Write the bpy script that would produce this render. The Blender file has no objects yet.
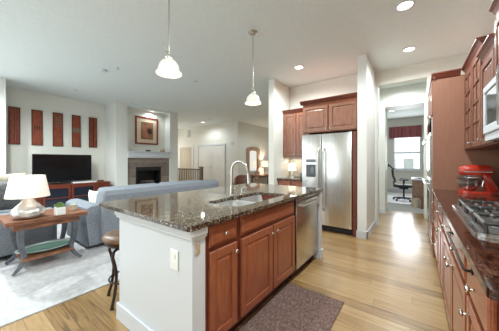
import bpy, bmesh, math, random
from mathutils import Vector, Matrix
random.seed(7)
C = bpy.context.scene
COL = C.collection
PI = math.pi

# ------------------------------------------------------------ camera, world, exposure
cd = bpy.data.cameras.new('camera'); cam = bpy.data.objects.new('camera', cd); COL.objects.link(cam)
cam.location = (0, 0, 1.28); cam.rotation_euler = (PI/2, 0, math.radians(36.5))
cd.sensor_width = 36; cd.lens = 225.7/499*36; cd.shift_y = -4.2/499; cd.clip_start = .02
C.camera = cam
W = bpy.data.worlds.new('daylight'); C.world = W; W.use_nodes = True
W.node_tree.nodes['Background'].inputs[0].default_value = (.86, .93, 1, 1)
W.node_tree.nodes['Background'].inputs[1].default_value = 2.2
C.view_settings.view_transform = 'Standard'; C.view_settings.look = 'None'
C.view_settings.exposure = 0.16; C.view_settings.gamma = 1; C.view_settings.use_curve_mapping = False

def area(name, loc, rot, sx, sy, power, col=(1, 1, 1)):
    l = bpy.data.lights.new(name, 'AREA'); l.shape = 'RECTANGLE'; l.size = sx; l.size_y = sy
    l.energy = power; l.color = col
    o = bpy.data.objects.new(name, l); COL.objects.link(o); o.location = loc; o.rotation_euler = rot
    return o
# daylight through the windows behind the camera, at the left end of the living room and in the office
RY = -4.6
area('daylight_rear_living', (-5.2, RY+.2, 1.5), (-PI/2-.25, 0, PI), 4.2, 2.3, 45, (.86, .95, 1))
area('daylight_living_side', (-7.75, -2.2, 1.5), (0, -PI/2, 0), 2.0, 3.4, 75, (.84, .96, 1))
area('stair_fill', (-10.9, 6.4, 1.7), (0, -PI/2, 0), 1.6, 2.0, 30, (1, .97, .92))  # added fill for the stair hall, no window behind it
area('dining_fill', (-4.0, 11.3, 1.6), (-PI/2, 0, 0), 1.8, 1.8, 7, (1, .97, .92))  # unseen fill added to brighten the hall wall beyond the kitchen
area('daylight_office', (-.32, 11.1, 1.6), (-PI/2, 0, 0), .82, 1.25, 38, (.92, .97, 1))

# ------------------------------------------------------------ materials
def lin(c):
    return tuple(((v/255)/12.92 if v/255 <= .04045 else ((v/255+.055)/1.055)**2.4) for v in c)
def mat(name, c, rough=.6, metal=0, coat=0, emit=None, es=0, spec=None, trans=0):
    m = bpy.data.materials.new(name); m.use_nodes = True
    b = m.node_tree.nodes['Principled BSDF']
    b.inputs['Base Color'].default_value = (*lin(c), 1); b.inputs['Roughness'].default_value = rough
    b.inputs['Metallic'].default_value = metal; b.inputs['Coat Weight'].default_value = coat
    b.inputs['Coat Roughness'].default_value = .08
    if spec is not None: b.inputs['Specular IOR Level'].default_value = spec
    if trans: b.inputs['Transmission Weight'].default_value = trans
    if emit: b.inputs['Emission Color'].default_value = (*lin(emit), 1); b.inputs['Emission Strength'].default_value = es
    return m
def N(m, t, **kw):
    n = m.node_tree.nodes.new(t)
    for k, v in kw.items():
        if k in n.inputs: n.inputs[k].default_value = v
        else: setattr(n, k, v)
    return n
def L(m, a, b): m.node_tree.links.new(a, b)
def bsdf(m): return m.node_tree.nodes['Principled BSDF']
def coords(m, scale=(1, 1, 1), rot=(0, 0, 0)):
    g = N(m, 'ShaderNodeNewGeometry'); mp = N(m, 'ShaderNodeMapping'); L(m, g.outputs['Position'], mp.inputs[0])
    mp.inputs['Scale'].default_value = scale; mp.inputs['Rotation'].default_value = rot
    return mp.outputs[0]
def ramp(m, fac, stops):
    r = N(m, 'ShaderNodeValToRGB'); e = r.color_ramp.elements
    while len(e) < len(stops): e.new(.5)
    for k, (p, c) in enumerate(stops): e[k].position = p; e[k].color = (*lin(c), 1)
    L(m, fac, r.inputs[0]); return r.outputs[0]
def noisy(name, stops, scale, mscale=(1, 1, 1), rough=.6, detail=4, bump=0, metal=0, coat=0, rot=(0, 0, 0), dist=0, spec=None):
    m = mat(name, stops[0][1], rough, metal, coat, spec=spec); v = coords(m, mscale, rot)
    n = N(m, 'ShaderNodeTexNoise', Scale=scale, Detail=detail, Distortion=dist); L(m, v, n.inputs['Vector'])
    L(m, ramp(m, n.outputs['Fac'], stops), bsdf(m).inputs['Base Color'])
    if bump:
        b = N(m, 'ShaderNodeBump', Strength=bump, Distance=.01); L(m, n.outputs['Fac'], b.inputs['Height']); L(m, b.outputs[0], bsdf(m).inputs['Normal'])
    return m
def floor_mat():
    m = mat('oak_planks', (200, 160, 110), .3, coat=.35); bsdf(m).inputs['Coat Roughness'].default_value = .17; v = coords(m)
    sp = N(m, 'ShaderNodeSeparateXYZ'); L(m, v, sp.inputs[0])
    def mth(op, a, b=None, c=None):
        n = N(m, 'ShaderNodeMath', operation=op)
        for k, x in enumerate((a, b, c)):
            if x is None: continue
            if isinstance(x, (int, float)): n.inputs[k].default_value = x
            else: L(m, x, n.inputs[k])
        return n.outputs[0]
    RW, BL = .125, 1.9
    row = mth('FLOOR', mth('DIVIDE', sp.outputs[1], RW))
    w1 = N(m, 'ShaderNodeTexWhiteNoise', noise_dimensions='1D'); L(m, row, w1.inputs['W'])
    xs = mth('ADD', mth('DIVIDE', sp.outputs[0], BL), mth('MULTIPLY', w1.outputs['Value'], 7.0))
    col = mth('FLOOR', xs)
    cv = N(m, 'ShaderNodeCombineXYZ'); L(m, row, cv.inputs[0]); L(m, col, cv.inputs[1])
    w2 = N(m, 'ShaderNodeTexWhiteNoise', noise_dimensions='3D'); L(m, cv.outputs[0], w2.inputs['Vector'])
    fy = mth('FRACT', mth('DIVIDE', sp.outputs[1], RW)); fx = mth('FRACT', xs)
    gap = mth('MAXIMUM', mth('LESS_THAN', fy, .02), mth('LESS_THAN', fx, .0012))
    mp = N(m, 'ShaderNodeMapping'); mp.inputs['Scale'].default_value = (1.0, 13, 1); L(m, v, mp.inputs[0])
    sc = N(m, 'ShaderNodeVectorMath', operation='SCALE'); sc.inputs['Scale'].default_value = 9; L(m, w2.outputs['Color'], sc.inputs[0])
    ad = N(m, 'ShaderNodeVectorMath', operation='ADD'); L(m, mp.outputs[0], ad.inputs[0]); L(m, sc.outputs[0], ad.inputs[1])
    gn = N(m, 'ShaderNodeTexNoise', Scale=2.2, Detail=6, Distortion=1.4); L(m, ad.outputs[0], gn.inputs['Vector'])
    t = mth('ADD', mth('MULTIPLY', w2.outputs['Value'], .32), mth('MULTIPLY', gn.outputs['Fac'], .8))
    c = ramp(m, t, [(.25, (104, 76, 44)), (.42, (146, 113, 70)), (.62, (168, 134, 88)), (.9, (188, 158, 114))])
    mx = N(m, 'ShaderNodeMix', data_type='RGBA'); L(m, gap, mx.inputs[0]); L(m, c, mx.inputs[6]); mx.inputs[7].default_value = (*lin((98, 74, 48)), 1)
    L(m, mx.outputs[2], bsdf(m).inputs['Base Color'])
    return m
def granite(name, stops, scale, ior=1.65):
    m = mat(name, stops[0][1], .05, coat=0, spec=.5); bsdf(m).inputs['IOR'].default_value = ior; v = coords(m)
    vo = N(m, 'ShaderNodeTexVoronoi', Scale=scale); L(m, v, vo.inputs['Vector'])
    no = N(m, 'ShaderNodeTexNoise', Scale=14, Detail=6); L(m, v, no.inputs['Vector'])
    s = N(m, 'ShaderNodeSeparateColor'); L(m, vo.outputs['Color'], s.inputs[0])
    a = N(m, 'ShaderNodeMath', operation='MULTIPLY_ADD'); a.inputs[1].default_value = .7; L(m, s.outputs[0], a.inputs[0])
    b = N(m, 'ShaderNodeMath', operation='MULTIPLY'); b.inputs[1].default_value = .45; L(m, no.outputs['Fac'], b.inputs[0]); L(m, b.outputs[0], a.inputs[2])
    L(m, ramp(m, a.outputs[0], stops), bsdf(m).inputs['Base Color']); return m
def tiles(name, c1, c2, mort, w, h, rot=(0, 0, 0), rough=.5):
    m = mat(name, c1, rough); v = coords(m, rot=rot); br = N(m, 'ShaderNodeTexBrick'); L(m, v, br.inputs['Vector'])
    br.offset = 0
    for k, x in (('Scale', 1), ('Mortar Size', .004), ('Brick Width', w), ('Row Height', h)): br.inputs[k].default_value = x
    br.inputs['Color1'].default_value = (*lin(c1), 1); br.inputs['Color2'].default_value = (*lin(c2), 1); br.inputs['Mortar'].default_value = (*lin(mort), 1)
    n = N(m, 'ShaderNodeTexNoise', Scale=9, Detail=4); L(m, v, n.inputs['Vector'])
    mx = N(m, 'ShaderNodeMix', data_type='RGBA', blend_type='MULTIPLY'); mx.inputs[0].default_value = .5
    L(m, br.outputs['Color'], mx.inputs[6]); L(m, ramp(m, n.outputs['Fac'], [(.3, (170, 165, 160)), (.7, (255, 255, 255))]), mx.inputs[7])
    L(m, mx.outputs[2], bsdf(m).inputs['Base Color']); return m
def woodm(name, a, b, rough=.35, axis='z', coat=0, sc=6, spec=None):
    s = {'x': (1, 9, 9), 'y': (9, 1, 9), 'z': (9, 9, 1)}[axis]
    return noisy(name, [(.3, a), (.7, b)], sc, s, rough, 5, coat=coat, dist=.6, spec=spec)

M = dict(
    floor=floor_mat(),
    carpet=noisy('pale_carpet', [(.3, (180, 179, 180)), (.7, (204, 203, 204))], 22, rough=.95, detail=8, bump=.12),
    office_carpet=noisy('office_carpet', [(.3, (160, 158, 154)), (.7, (190, 188, 184))], 60, rough=.95),
    ceil=noisy('ceiling_paint', [(.3, (224, 230, 227)), (.7, (230, 236, 233))], 30, rough=.9),
    wall=noisy('wall_paint', [(.3, (226, 224, 215)), (.7, (231, 229, 220))], 25, rough=.85),
    white=mat('white_trim_paint', (208, 211, 215), .45),
    ivory=mat('ivory_trim_paint', (228, 228, 222), .5),
    cherry=woodm('cherry_wood', (132, 70, 45), (162, 92, 62), .32, 'z', .3),
    cherry_h=woodm('cherry_wood_horizontal', (132, 70, 45), (162, 92, 62), .32, 'y', .3),
    cherry_x=woodm('cherry_wood_cross', (134, 74, 52), (168, 100, 72), .3, 'x', .15),
    upper=woodm('cherry_door_wood', (126, 84, 66), (154, 108, 86), .35, 'z', .1),
    crownw=woodm('crown_wood', (96, 44, 30), (124, 64, 46), .4, 'x'), upc=woodm('glazed_cabinet_wood', (96, 54, 38), (128, 78, 58), .38, 'z'), mwg=mat('microwave_glass', (70, 74, 76), .06, .7),
    framew=woodm('shaded_face_frame_wood', (92, 40, 26), (118, 54, 36), .35, 'z', .2),  # red frame wood, darkened to put the door-gap shadow into its colour
    sinks=mat('satin_sink_steel', (196, 196, 192), .38, .55),
    toe=mat('dark_toe_kick', (60, 28, 18), .6),
    panel=woodm('cherry_side_panel', (143, 97, 76), (150, 104, 82), .42, 'z'),
    granite=granite('dark_speckled_granite', [(.2, (24, 19, 16)), (.48, (50, 38, 28)), (.72, (98, 76, 56)), (.80, (196, 182, 160)), (.88, (40, 33, 29))], 150),
    granite_r=granite('red_brown_granite', [(.15, (24, 14, 11)), (.45, (46, 25, 19)), (.62, (84, 45, 31)), (.8, (44, 25, 19)), (.9, (100, 66, 50))], 95, 1.5),
    steel=noisy('brushed_steel', [(.3, (196, 194, 190)), (.7, (216, 214, 210))], 3, (40, 40, 1), .3, 3, metal=1),
    steel_v=noisy('brushed_steel_upright', [(.3, (200, 199, 196)), (.7, (218, 217, 214))], 3, (1, 1, 60), .27, 3, metal=1),
    chrome=mat('chrome', (225, 225, 228), .12, 1),
    nickel=mat('satin_nickel', (200, 196, 188), .25, 1),
    grey=mat('grey_plastic', (120, 122, 124), .5),
    black=mat('black_gloss', (10, 10, 12), .08),
    blackm=mat('black_matte', (22, 22, 24), .6),
    iron=mat('cast_iron', (56, 52, 50), .42, .3),
    screen=mat('tv_screen', (9, 7, 9), .18),
    glass=mat('dark_cabinet_glass', (34, 38, 50), .12),
    cglass=mat('cabinet_door_glass', (150, 112, 92), .12),
    sofa=noisy('grey_blue_upholstery', [(.3, (116, 122, 130)), (.7, (152, 157, 166))], 70, rough=.95, detail=5, bump=.3),
    cush=noisy('grey_cushion_fabric', [(.3, (98, 98, 98)), (.7, (124, 123, 122))], 30, rough=.95),
    beige=noisy('beige_cushion_fabric', [(.3, (176, 166, 142)), (.7, (196, 187, 164))], 30, rough=.95),
    pillow=mat('cream_pillow', (232, 228, 214), .9),
    rustic=woodm('rustic_table_wood', (98, 58, 40), (166, 112, 82), .4, 'y', sc=9),
    gleg=noisy('weathered_grey_leg', [(.3, (70, 72, 80)), (.7, (104, 106, 114))], 18, rough=.5),
    shade=mat('white_lamp_shade', (238, 232, 222), .9, emit=(255, 236, 214), es=.28),
    silver=noisy('mercury_silver', [(.35, (196, 190, 184)), (.65, (232, 228, 224))], 12, rough=.3, metal=.75),
    leaf=noisy('succulent_green', [(.3, (78, 116, 62)), (.7, (142, 172, 104))], 30, rough=.6),
    ceramic=mat('white_ceramic', (236, 238, 236), .25),
    tray=mat('green_glazed_platter', (112, 150, 136), .35), trayrim=mat('pale_platter_rim', (176, 188, 182), .3),
    redwood=woodm('console_red_wood', (84, 34, 20), (128, 56, 32), .35, 'y', .2),
    art=noisy('red_carved_wood', [(.3, (112, 48, 26)), (.7, (156, 74, 44))], 9, (3, 3, 1), .6),
    artdark=mat('dark_carving', (66, 36, 24), .7), artgrey=mat('grey_carving', (126, 106, 84), .7),
    burg=mat('burgundy_frame', (132, 52, 44), .35), matb=mat('cream_mat_board', (214, 196, 168), .8), print_=noisy('brown_print', [(.3, (122, 82, 60)), (.7, (160, 116, 88))], 6, rough=.7),
    rose=mat('print_rose', (172, 112, 86), .8), darkp=mat('print_dark', (70, 44, 38), .8),
    stone=tiles('fireplace_slate', (150, 134, 122), (112, 100, 94), (168, 160, 150), .25, .25, (PI/2, 0, PI/2)),
    backs=tiles('backsplash_tile', (150, 152, 142), (162, 162, 152), (176, 174, 166), .3, .1, (PI/2, 0, PI/2), .3),
    wallbs=tiles('pale_backsplash', (206, 200, 186), (212, 206, 193), (196, 190, 178), .15, .15, (PI/2, 0, 0), .4),
    bronze=mat('bronze_metal', (70, 58, 54), .35, .8), leather=noisy('tan_leather', [(.3, (100, 72, 52)), (.7, (130, 98, 72))], 14, rough=.4),
    brownl=noisy('brown_leather', [(.3, (72, 40, 32)), (.7, (98, 58, 46))], 10, rough=.4),
    chairw=woodm('dining_chair_wood', (120, 84, 68), (150, 112, 92), .45, 'z'),
    mirrorf=woodm('mirror_frame_wood', (150, 116, 96), (182, 148, 126), .45, 'z'), mirror=mat('mirror_glass', (230, 232, 230), .04, 1),
    alab=mat('alabaster_glass', (238, 236, 224), .3, emit=(255, 246, 226), es=.15),
    can=mat('can_light_lens', (255, 250, 240), .5, emit=(255, 244, 226), es=5),
    red=mat('mixer_red_enamel', (186, 50, 30), .2, coat=.5),
    valance=None, rug=None,
    blk=mat('mesh_black', (28, 24, 34), .6), mesh=mat('purple_grey_mesh', (90, 78, 96), .8),
    boxb=noisy('brown_storage', [(.3, (128, 100, 84)), (.7, (152, 122, 104))], 20, rough=.8), basket=noisy('cream_wicker', [(.3, (176, 164, 138)), (.7, (206, 196, 170))], 40, rough=.8),
    brownbox=mat('rust_brown_box', (122, 74, 58), .7), chmat=mat('chair_mat', (232, 232, 240), .3),
    tan=mat('tan_plastic', (176, 152, 124), .5), rail=woodm('railing_wood', (104, 84, 74), (132, 110, 98), .5, 'z'),
    doorw=mat('door_white_paint', (232, 230, 224), .5), warm=mat('small_lamp_shade', (255, 244, 222), .8, emit=(255, 240, 214), es=.7),
    wh=mat('window_white', (240, 242, 244), .4), beigehall=mat('hall_door_beige', (196, 186, 166), .7),
    siding=mat('pale_siding', (238, 238, 236), .8), log=noisy('charred_log', [(.3, (60, 50, 46)), (.7, (110, 98, 90))], 20, rough=.9),
    flue=mat('firebox_black', (18, 17, 20), .5), clear=mat('clear_pane', (240, 246, 250), .02, trans=1, spec=.3),
)
def striped(name, stops, sc, axis):
    m = mat(name, (1, 1, 1), .85); v = coords(m, {'x': (sc, .01, .01), 'y': (.01, sc, .01)}[axis])
    n = N(m, 'ShaderNodeTexNoise', Scale=1, Detail=3); L(m, v, n.inputs['Vector']); L(m, ramp(m, n.outputs['Fac'], stops), bsdf(m).inputs['Base Color']); return m
M['valance'] = striped('striped_valance', [(.3, (96, 40, 56)), (.45, (150, 82, 90)), (.55, (176, 112, 108)), (.7, (116, 56, 84))], 26, 'x')
def rugm():
    m = mat('woven_rug', (90, 60, 56), .95); v = coords(m, (30, 12, 1))
    n = N(m, 'ShaderNodeTexNoise', Scale=2.2, Detail=6, Distortion=.4); L(m, v, n.inputs['Vector'])
    n2 = N(m, 'ShaderNodeTexNoise', Scale=1, Detail=4); L(m, coords(m, (150, 26, 1)), n2.inputs['Vector'])
    a = N(m, 'ShaderNodeMath', operation='MULTIPLY_ADD'); a.inputs[1].default_value = .5; L(m, n.outputs['Fac'], a.inputs[0])
    b = N(m, 'ShaderNodeMath', operation='MULTIPLY'); b.inputs[1].default_value = .5; L(m, n2.outputs['Fac'], b.inputs[0]); L(m, b.outputs[0], a.inputs[2])
    L(m, ramp(m, a.outputs[0], [(.34, (74, 50, 48)), (.5, (112, 88, 80)), (.66, (146, 124, 112))]), bsdf(m).inputs['Base Color']); return m
M['rug'] = rugm()

# ------------------------------------------------------------ mesh helpers (all geometry is given in world coordinates)
ROOT = {}
class G:
    def __init__(s): s.b = bmesh.new(); s.f = None
    def _ap(s, vs):
        if s.f:
            for v in vs: v.co = Vector(s.f(v.co))
    def box(s, x0, x1, y0, y1, z0, z1, bv=0, seg=1, mt=None):
        r = bmesh.ops.create_cube(s.b, size=1); vs = r['verts']
        for v in vs: v.co = Vector(((x0+x1)/2+v.co.x*(x1-x0), (y0+y1)/2+v.co.y*(y1-y0), (z0+z1)/2+v.co.z*(z1-z0)))
        if bv:
            es = list({e for v in vs for e in v.link_edges})
            q = bmesh.ops.bevel(s.b, geom=es, offset=bv, segments=seg, profile=.5, affect='EDGES')
            vs = list({v for f in q['faces'] for v in f.verts} | {v for v in vs if v.is_valid})
        if mt is not None:
            for v in vs: v.co = mt @ v.co
        s._ap(vs); return s
    def cyl(s, p0, p1, r0, r1=None, seg=16):
        p0 = Vector(p0); p1 = Vector(p1); r1 = r0 if r1 is None else r1; d = p1-p0
        q = bmesh.ops.create_cone(s.b, cap_ends=True, segments=seg, radius1=r0, radius2=r1, depth=d.length)
        mt = Matrix.Translation((p0+p1)/2) @ d.to_track_quat('Z', 'Y').to_matrix().to_4x4()
        for v in q['verts']: v.co = mt @ v.co
        s._ap(q['verts']); return s
    def ball(s, c, r, sc=(1, 1, 1), u=14, v=10):
        q = bmesh.ops.create_uvsphere(s.b, u_segments=u, v_segments=v, radius=r)
        for w in q['verts']: w.co = Vector((c[0]+w.co.x*sc[0], c[1]+w.co.y*sc[1], c[2]+w.co.z*sc[2]))
        s._ap(q['verts']); return s
    def lathe(s, c, prof, seg=32, sx=1, sy=1):
        rings = []
        for r, z in prof:
            if r < 1e-4: rings.append([s.b.verts.new((c[0], c[1], c[2]+z))]*seg)
            else: rings.append([s.b.verts.new((c[0]+r*math.cos(2*PI*k/seg)*sx, c[1]+r*math.sin(2*PI*k/seg)*sy, c[2]+z)) for k in range(seg)])
        for a, b in zip(rings, rings[1:]):
            for k in range(seg):
                q = []
                for v in (a[k], a[(k+1) % seg], b[(k+1) % seg], b[k]):
                    if v not in q: q.append(v)
                if len(q) > 2: s.b.faces.new(q)
        if prof[0][0] > 1e-4 and prof[-1] != prof[0]: s.b.faces.new(rings[0][::-1])
        if prof[-1][0] > 1e-4 and prof[-1] != prof[0]: s.b.faces.new(rings[-1])
        s._ap(list({v for r in rings for v in r})); return s
    def tube(s, pts, r, seg=8, flat=1):
        pts = [Vector(p) for p in pts]; n = len(pts); rr = r if isinstance(r, (list, tuple)) else [r]*n
        rings = []; up = None
        for i, p in enumerate(pts):
            t = (pts[min(i+1, n-1)]-pts[max(i-1, 0)]).normalized()
            if up is None: up = t.orthogonal().normalized()
            up = (up-t*up.dot(t)).normalized(); w = t.cross(up)
            rings.append([s.b.verts.new(p+up*rr[i]*math.cos(2*PI*k/seg)+w*rr[i]*math.sin(2*PI*k/seg)*flat) for k in range(seg)])
        for a, b in zip(rings, rings[1:]):
            for k in range(seg): s.b.faces.new((a[k], a[(k+1) % seg], b[(k+1) % seg], b[k]))
        s.b.faces.new(rings[0][::-1]); s.b.faces.new(rings[-1]); s._ap([v for q in rings for v in q]); return s
    def prism(s, poly, a, b, ax='y'):     # poly in the two other axes, extruded a..b along ax
        def mk(p, t): return {'x': (t, p[0], p[1]), 'y': (p[0], t, p[1]), 'z': (p[0], p[1], t)}[ax]
        A = [s.b.verts.new(mk(p, a)) for p in poly]; B = [s.b.verts.new(mk(p, b)) for p in poly]
        s.b.faces.new(A); s.b.faces.new(B[::-1]); n = len(poly)
        for k in range(n): s.b.faces.new((A[k], A[(k+1) % n], B[(k+1) % n], B[k]))
        s._ap(A+B); return s
    def slab(s, outer, holes, z0, z1):
        es = []
        for lp in [outer]+holes:
            vs = [s.b.verts.new((x, y, z1)) for x, y in lp]
            es += [s.b.edges.new((vs[k], vs[(k+1) % len(vs)])) for k in range(len(vs))]
        r = bmesh.ops.triangle_fill(s.b, edges=es, use_beauty=True)
        fs = [f for f in r['geom'] if isinstance(f, bmesh.types.BMFace)]
        e = bmesh.ops.extrude_face_region(s.b, geom=fs)
        for v in e['geom']:
            if isinstance(v, bmesh.types.BMVert): v.co.z = z0
        return s
    def build(s, name, m, parent=None, smooth=False, loc=None):
        bmesh.ops.recalc_face_normals(s.b, faces=s.b.faces)
        base = Vector(ROOT[parent.name]) if parent else (Vector(loc) if loc else None)
        if base is None:
            xs = [v.co for v in s.b.verts]
            base = Vector(((min(p.x for p in xs)+max(p.x for p in xs))/2, (min(p.y for p in xs)+max(p.y for p in xs))/2, min(p.z for p in xs)))
        for v in s.b.verts: v.co -= base
        me = bpy.data.meshes.new(name); s.b.to_mesh(me); s.b.free()
        if smooth:
            for p in me.polygons: p.use_smooth = True
            if smooth != 'all':
                try: me.set_sharp_from_angle(angle=math.radians(35))
                except Exception: pass
        me.materials.append(M[m] if isinstance(m, str) else m)
        o = bpy.data.objects.new(name, me); COL.objects.link(o); ROOT[o.name] = tuple(base)
        if parent: o.parent = parent
        else: o.location = base
        return o
def thing(name, loc, label, cat, group=None):
    o = bpy.data.objects.new(name, None); COL.objects.link(o); o.location = loc; o.empty_display_size = .1
    ROOT[o.name] = tuple(loc); return tag(o, label, cat, group)
def tag(o, label, cat, group=None, kind=None):
    o['label'] = label; o['category'] = cat
    if group: o['group'] = group
    if kind: o['kind'] = kind
    return o
def struct(name, g, m, smooth=False, parent=None):
    o = g.build(name, m, parent, smooth)
    if not parent: o['kind'] = 'structure'
    return o
def copy_tree(o, delta, label=None):
    c = o.copy(); COL.objects.link(c); c.location = Vector(o.location)+Vector(delta); ROOT[c.name] = tuple(c.location)
    if label: c['label'] = label
    for ch in o.children:
        d = ch.copy(); COL.objects.link(d); d.parent = c
        for k in ch.children:
            e = k.copy(); COL.objects.link(e); e.parent = d
    return c
def planef(ax, p, out):       # local (a, d, z) -> world; ax is the plane's normal axis
    return (lambda v: (p+out*v[1], v[0], v[2])) if ax == 'x' else (lambda v: (v[0], p+out*v[1], v[2]))
def door_mesh(ax, p, out, a0, a1, z0, z1, t=.02, fr=.055, glass=False):
    g = G(); g.f = planef(ax, p, out); e = .002
    g.box(a0, a0+fr, 0, t, z0, z1, .002); g.box(a1-fr, a1, 0, t, z0, z1, .002)
    g.box(a0+fr-e, a1-fr+e, 0, t-.0005, z0, z0+fr, .002); g.box(a0+fr-e, a1-fr+e, 0, t-.0005, z1-fr, z1, .002)
    if not glass:
        g.box(a0+fr-e, a1-fr+e, 0, t*.45, z0+fr-e, z1-fr+e)
        m = .012; q = .03; f = g.f; g.f = None
        o = [(a0+fr+m, z0+fr+m), (a1-fr-m, z0+fr+m), (a1-fr-m, z1-fr-m), (a0+fr+m, z1-fr-m)]
        i = [(a0+fr+q, z0+fr+q), (a1-fr-q, z0+fr+q), (a1-fr-q, z1-fr-q), (a0+fr+q, z1-fr-q)]
        A = [g.b.verts.new(f((x, t*.45, z))) for x, z in o]; B = [g.b.verts.new(f((x, t*.85, z))) for x, z in i]
        g.b.faces.new(B)
        for k in range(4): g.b.faces.new((A[k], A[(k+1) % 4], B[(k+1) % 4], B[k]))
    return g
def drawer_mesh(ax, p, out, a0, a1, z0, z1, t=.02):
    g = G(); g.f = planef(ax, p, out)
    g.box(a0, a1, 0, t*.6, z0, z1, .002); g.box(a0+.014, a1-.014, 0, t, z0+.014, z1-.014, .006); return g
def knob(ax, p, out, a, z, parent, m='nickel', r=.015, name='knob'):
    g = G(); g.f = planef(ax, p, out)
    g.cyl((a, -.001, z), (a, .018, z), .006, .005, 10); g.ball((a, .024, z), r, (1, .6, 1), 12, 8)
    return g.build(name, m, parent, True)
def pull(ax, p, out, a0, a1, z, parent, m='nickel', r=.006, st=.035, vert=False, name='handle', z2=None):
    g = G(); g.f = planef(ax, p, out)
    P0, P1 = ((a0, z), (a0, z2)) if vert else ((a0, z), (a1, z))
    if vert: g.tube([(a0, -.001, z+.02), (a0, st, z+.03), (a0, st, z), (a0, st, z2), (a0, st, z2-.03), (a0, -.001, z2-.02)], r)
    else: g.tube([(a0+.01, -.001, z), (a0+.012, st, z), (a1-.012, st, z), (a1-.01, -.001, z)], r)
    return g.build(name, m, parent, True)

# ------------------------------------------------------------ the room
H = 3.05
struct('floor', G().box(-2.57, .84, RY, 4.95, -.06, 0), 'floor')
struct('floor', G().box(-1.3, .84, 4.95, 6.94, -.06, 0), 'floor')
struct('floor', G().box(-11, -2.57, 4.95, 11.4, -.06, 0), 'floor')
struct('floor', G().box(-7.9, -2.57, RY, 4.95, -.06, .012), 'carpet')
struct('floor', G().box(-2.57, 2.0, 6.94, 11.4, -.06, .004), 'office_carpet')
struct('ceiling', G().box(-11.1, 2.1, RY, 11.4, H, H+.1), 'ceil')
struct('ceiling', G().box(-7.35, -7.05, 3.31, 4.77, 2.98, H-.001), 'ceil')      # lowered over the picture niche
# right and back of the kitchen
struct('wall_right', G().box(.83, .95, RY, 6.4, 0, H-.001), 'wall')
struct('wall_back', G().box(-2.45, -.66, 4.95, 5.2, 0, H-.001), 'wall')
struct('wall_back', G().box(-.66, .83, 5.1, 5.25, 2.78, H-.001).box(.15, .83, 5.1, 5.25, 0, 2.78).box(-.661, -.63, 5.1, 5.25, 0, 2.79), 'wall')
struct('wall_back', G().box(-.80, -.66, 4.13, 4.95, 0, H-.001), 'ivory')
struct('wall_partition', G().box(-2.59, -2.46, 4.2, 5.2, 0, H-.001), 'wall')
struct('wall_back', G().box(-1.3, -.62, 6.4, 6.94, 0, H-.001).box(.14, 2, 6.4, 6.94, 0, H-.001).box(-.62, .14, 6.4, 6.94, 2.6, H-.001), 'ivory')
struct('wall_partition', G().box(-1.4, -1.3, 5.2, 6.94, 0, H-.001), 'wall')
struct('trim_1', G().box(-.625, -.61, 5.085, 5.265, 0, 2.79), 'white')
# office
OY = 11.25
struct('wall_office', G().box(-2.6, -.80, OY, OY+.15, 0, H-.001).box(.16, 2, OY, OY+.15, 0, H-.001).box(-.80, .16, OY, OY+.15, 0, .93).box(-.80, .16, OY, OY+.15, 2.32, H-.001), 'wall')
struct('wall_office', G().box(-2.7, -2.6, 5.2, 11.4, 0, H-.001), 'wall')
struct('wall_office', G().box(2, 2.1, 6.4, 11.4, 0, H-.001), 'wall')
w = struct('window_1', G().box(-.80, -.74, OY-.02, OY+.1, .93, 2.32).box(.10, .16, OY-.02, OY+.1, .93, 2.32).box(-.74, .1, OY-.02, OY+.1, .93, .99).box(-.74, .1, OY-.02, OY+.1, 2.26, 2.32).box(-.74, .1, OY+.02, OY+.07, 1.60, 1.66), 'wh')
G().box(-.745, .105, OY+.04, OY+.046, .985, 2.265).build('pane', 'clear', w)
G().box(-.86, .22, OY-.07, OY-.001, .89, .93, .004).build('window_sill', 'wh', w)
struct('baseboard_office', G().box(-2.6, 2, OY-.015, OY-.001, .004, .14), 'white')
# living room, television and fireplace walls
struct('wall_left', G().box(-7.9, -7.8, RY, 5.1, 0, H-.001), 'wall')
struct('wall_left', G().box(-7.8, -7.05, .35, .78, .012, H-.001), 'ivory')
struct('wall_left', G().box(-7.8, -7.05, 2.98, 3.31, .012, H-.001), 'ivory')
struct('wall_left', G().box(-7.8, -7.05, 4.77, 5.1, .012, H-.001), 'ivory')
struct('wall_left', G().box(-7.8, -7.35, 3.31, 4.77, 1.41, H-.001).box(-7.8, -7.51, 3.31, 4.77, .012, 1.41), 'wall')
# rear wall with its two wide windows, behind the camera
struct('wall_rear', G().box(-7.9, -7.4, RY, RY+.15, 0, H-.001).box(-3.0, -2.7, RY, RY+.15, 0, H-.001).box(.3, .83, RY, RY+.15, 0, H-.001)
       .box(-7.4, -3.0, RY, RY+.15, 0, .3).box(-7.4, -3.0, RY, RY+.15, 2.6, H-.001).box(-2.7, .3, RY, RY+.15, 0, H-.001), 'wall')
def rear_window(n, x0, x1, k):
    g = G().box(x0, x1, RY+.03, RY+.1, .3, .36).box(x0, x1, RY+.03, RY+.1, 2.54, 2.6)
    for i in range(k+1):
        x = x0+(x1-x0-.06)*i/k; g.box(x, x+.06, RY+.03, RY+.1, .36, 2.54)
    struct(n, g, 'wh')
rear_window('window_2', -7.4, -3.0, 3)
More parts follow.
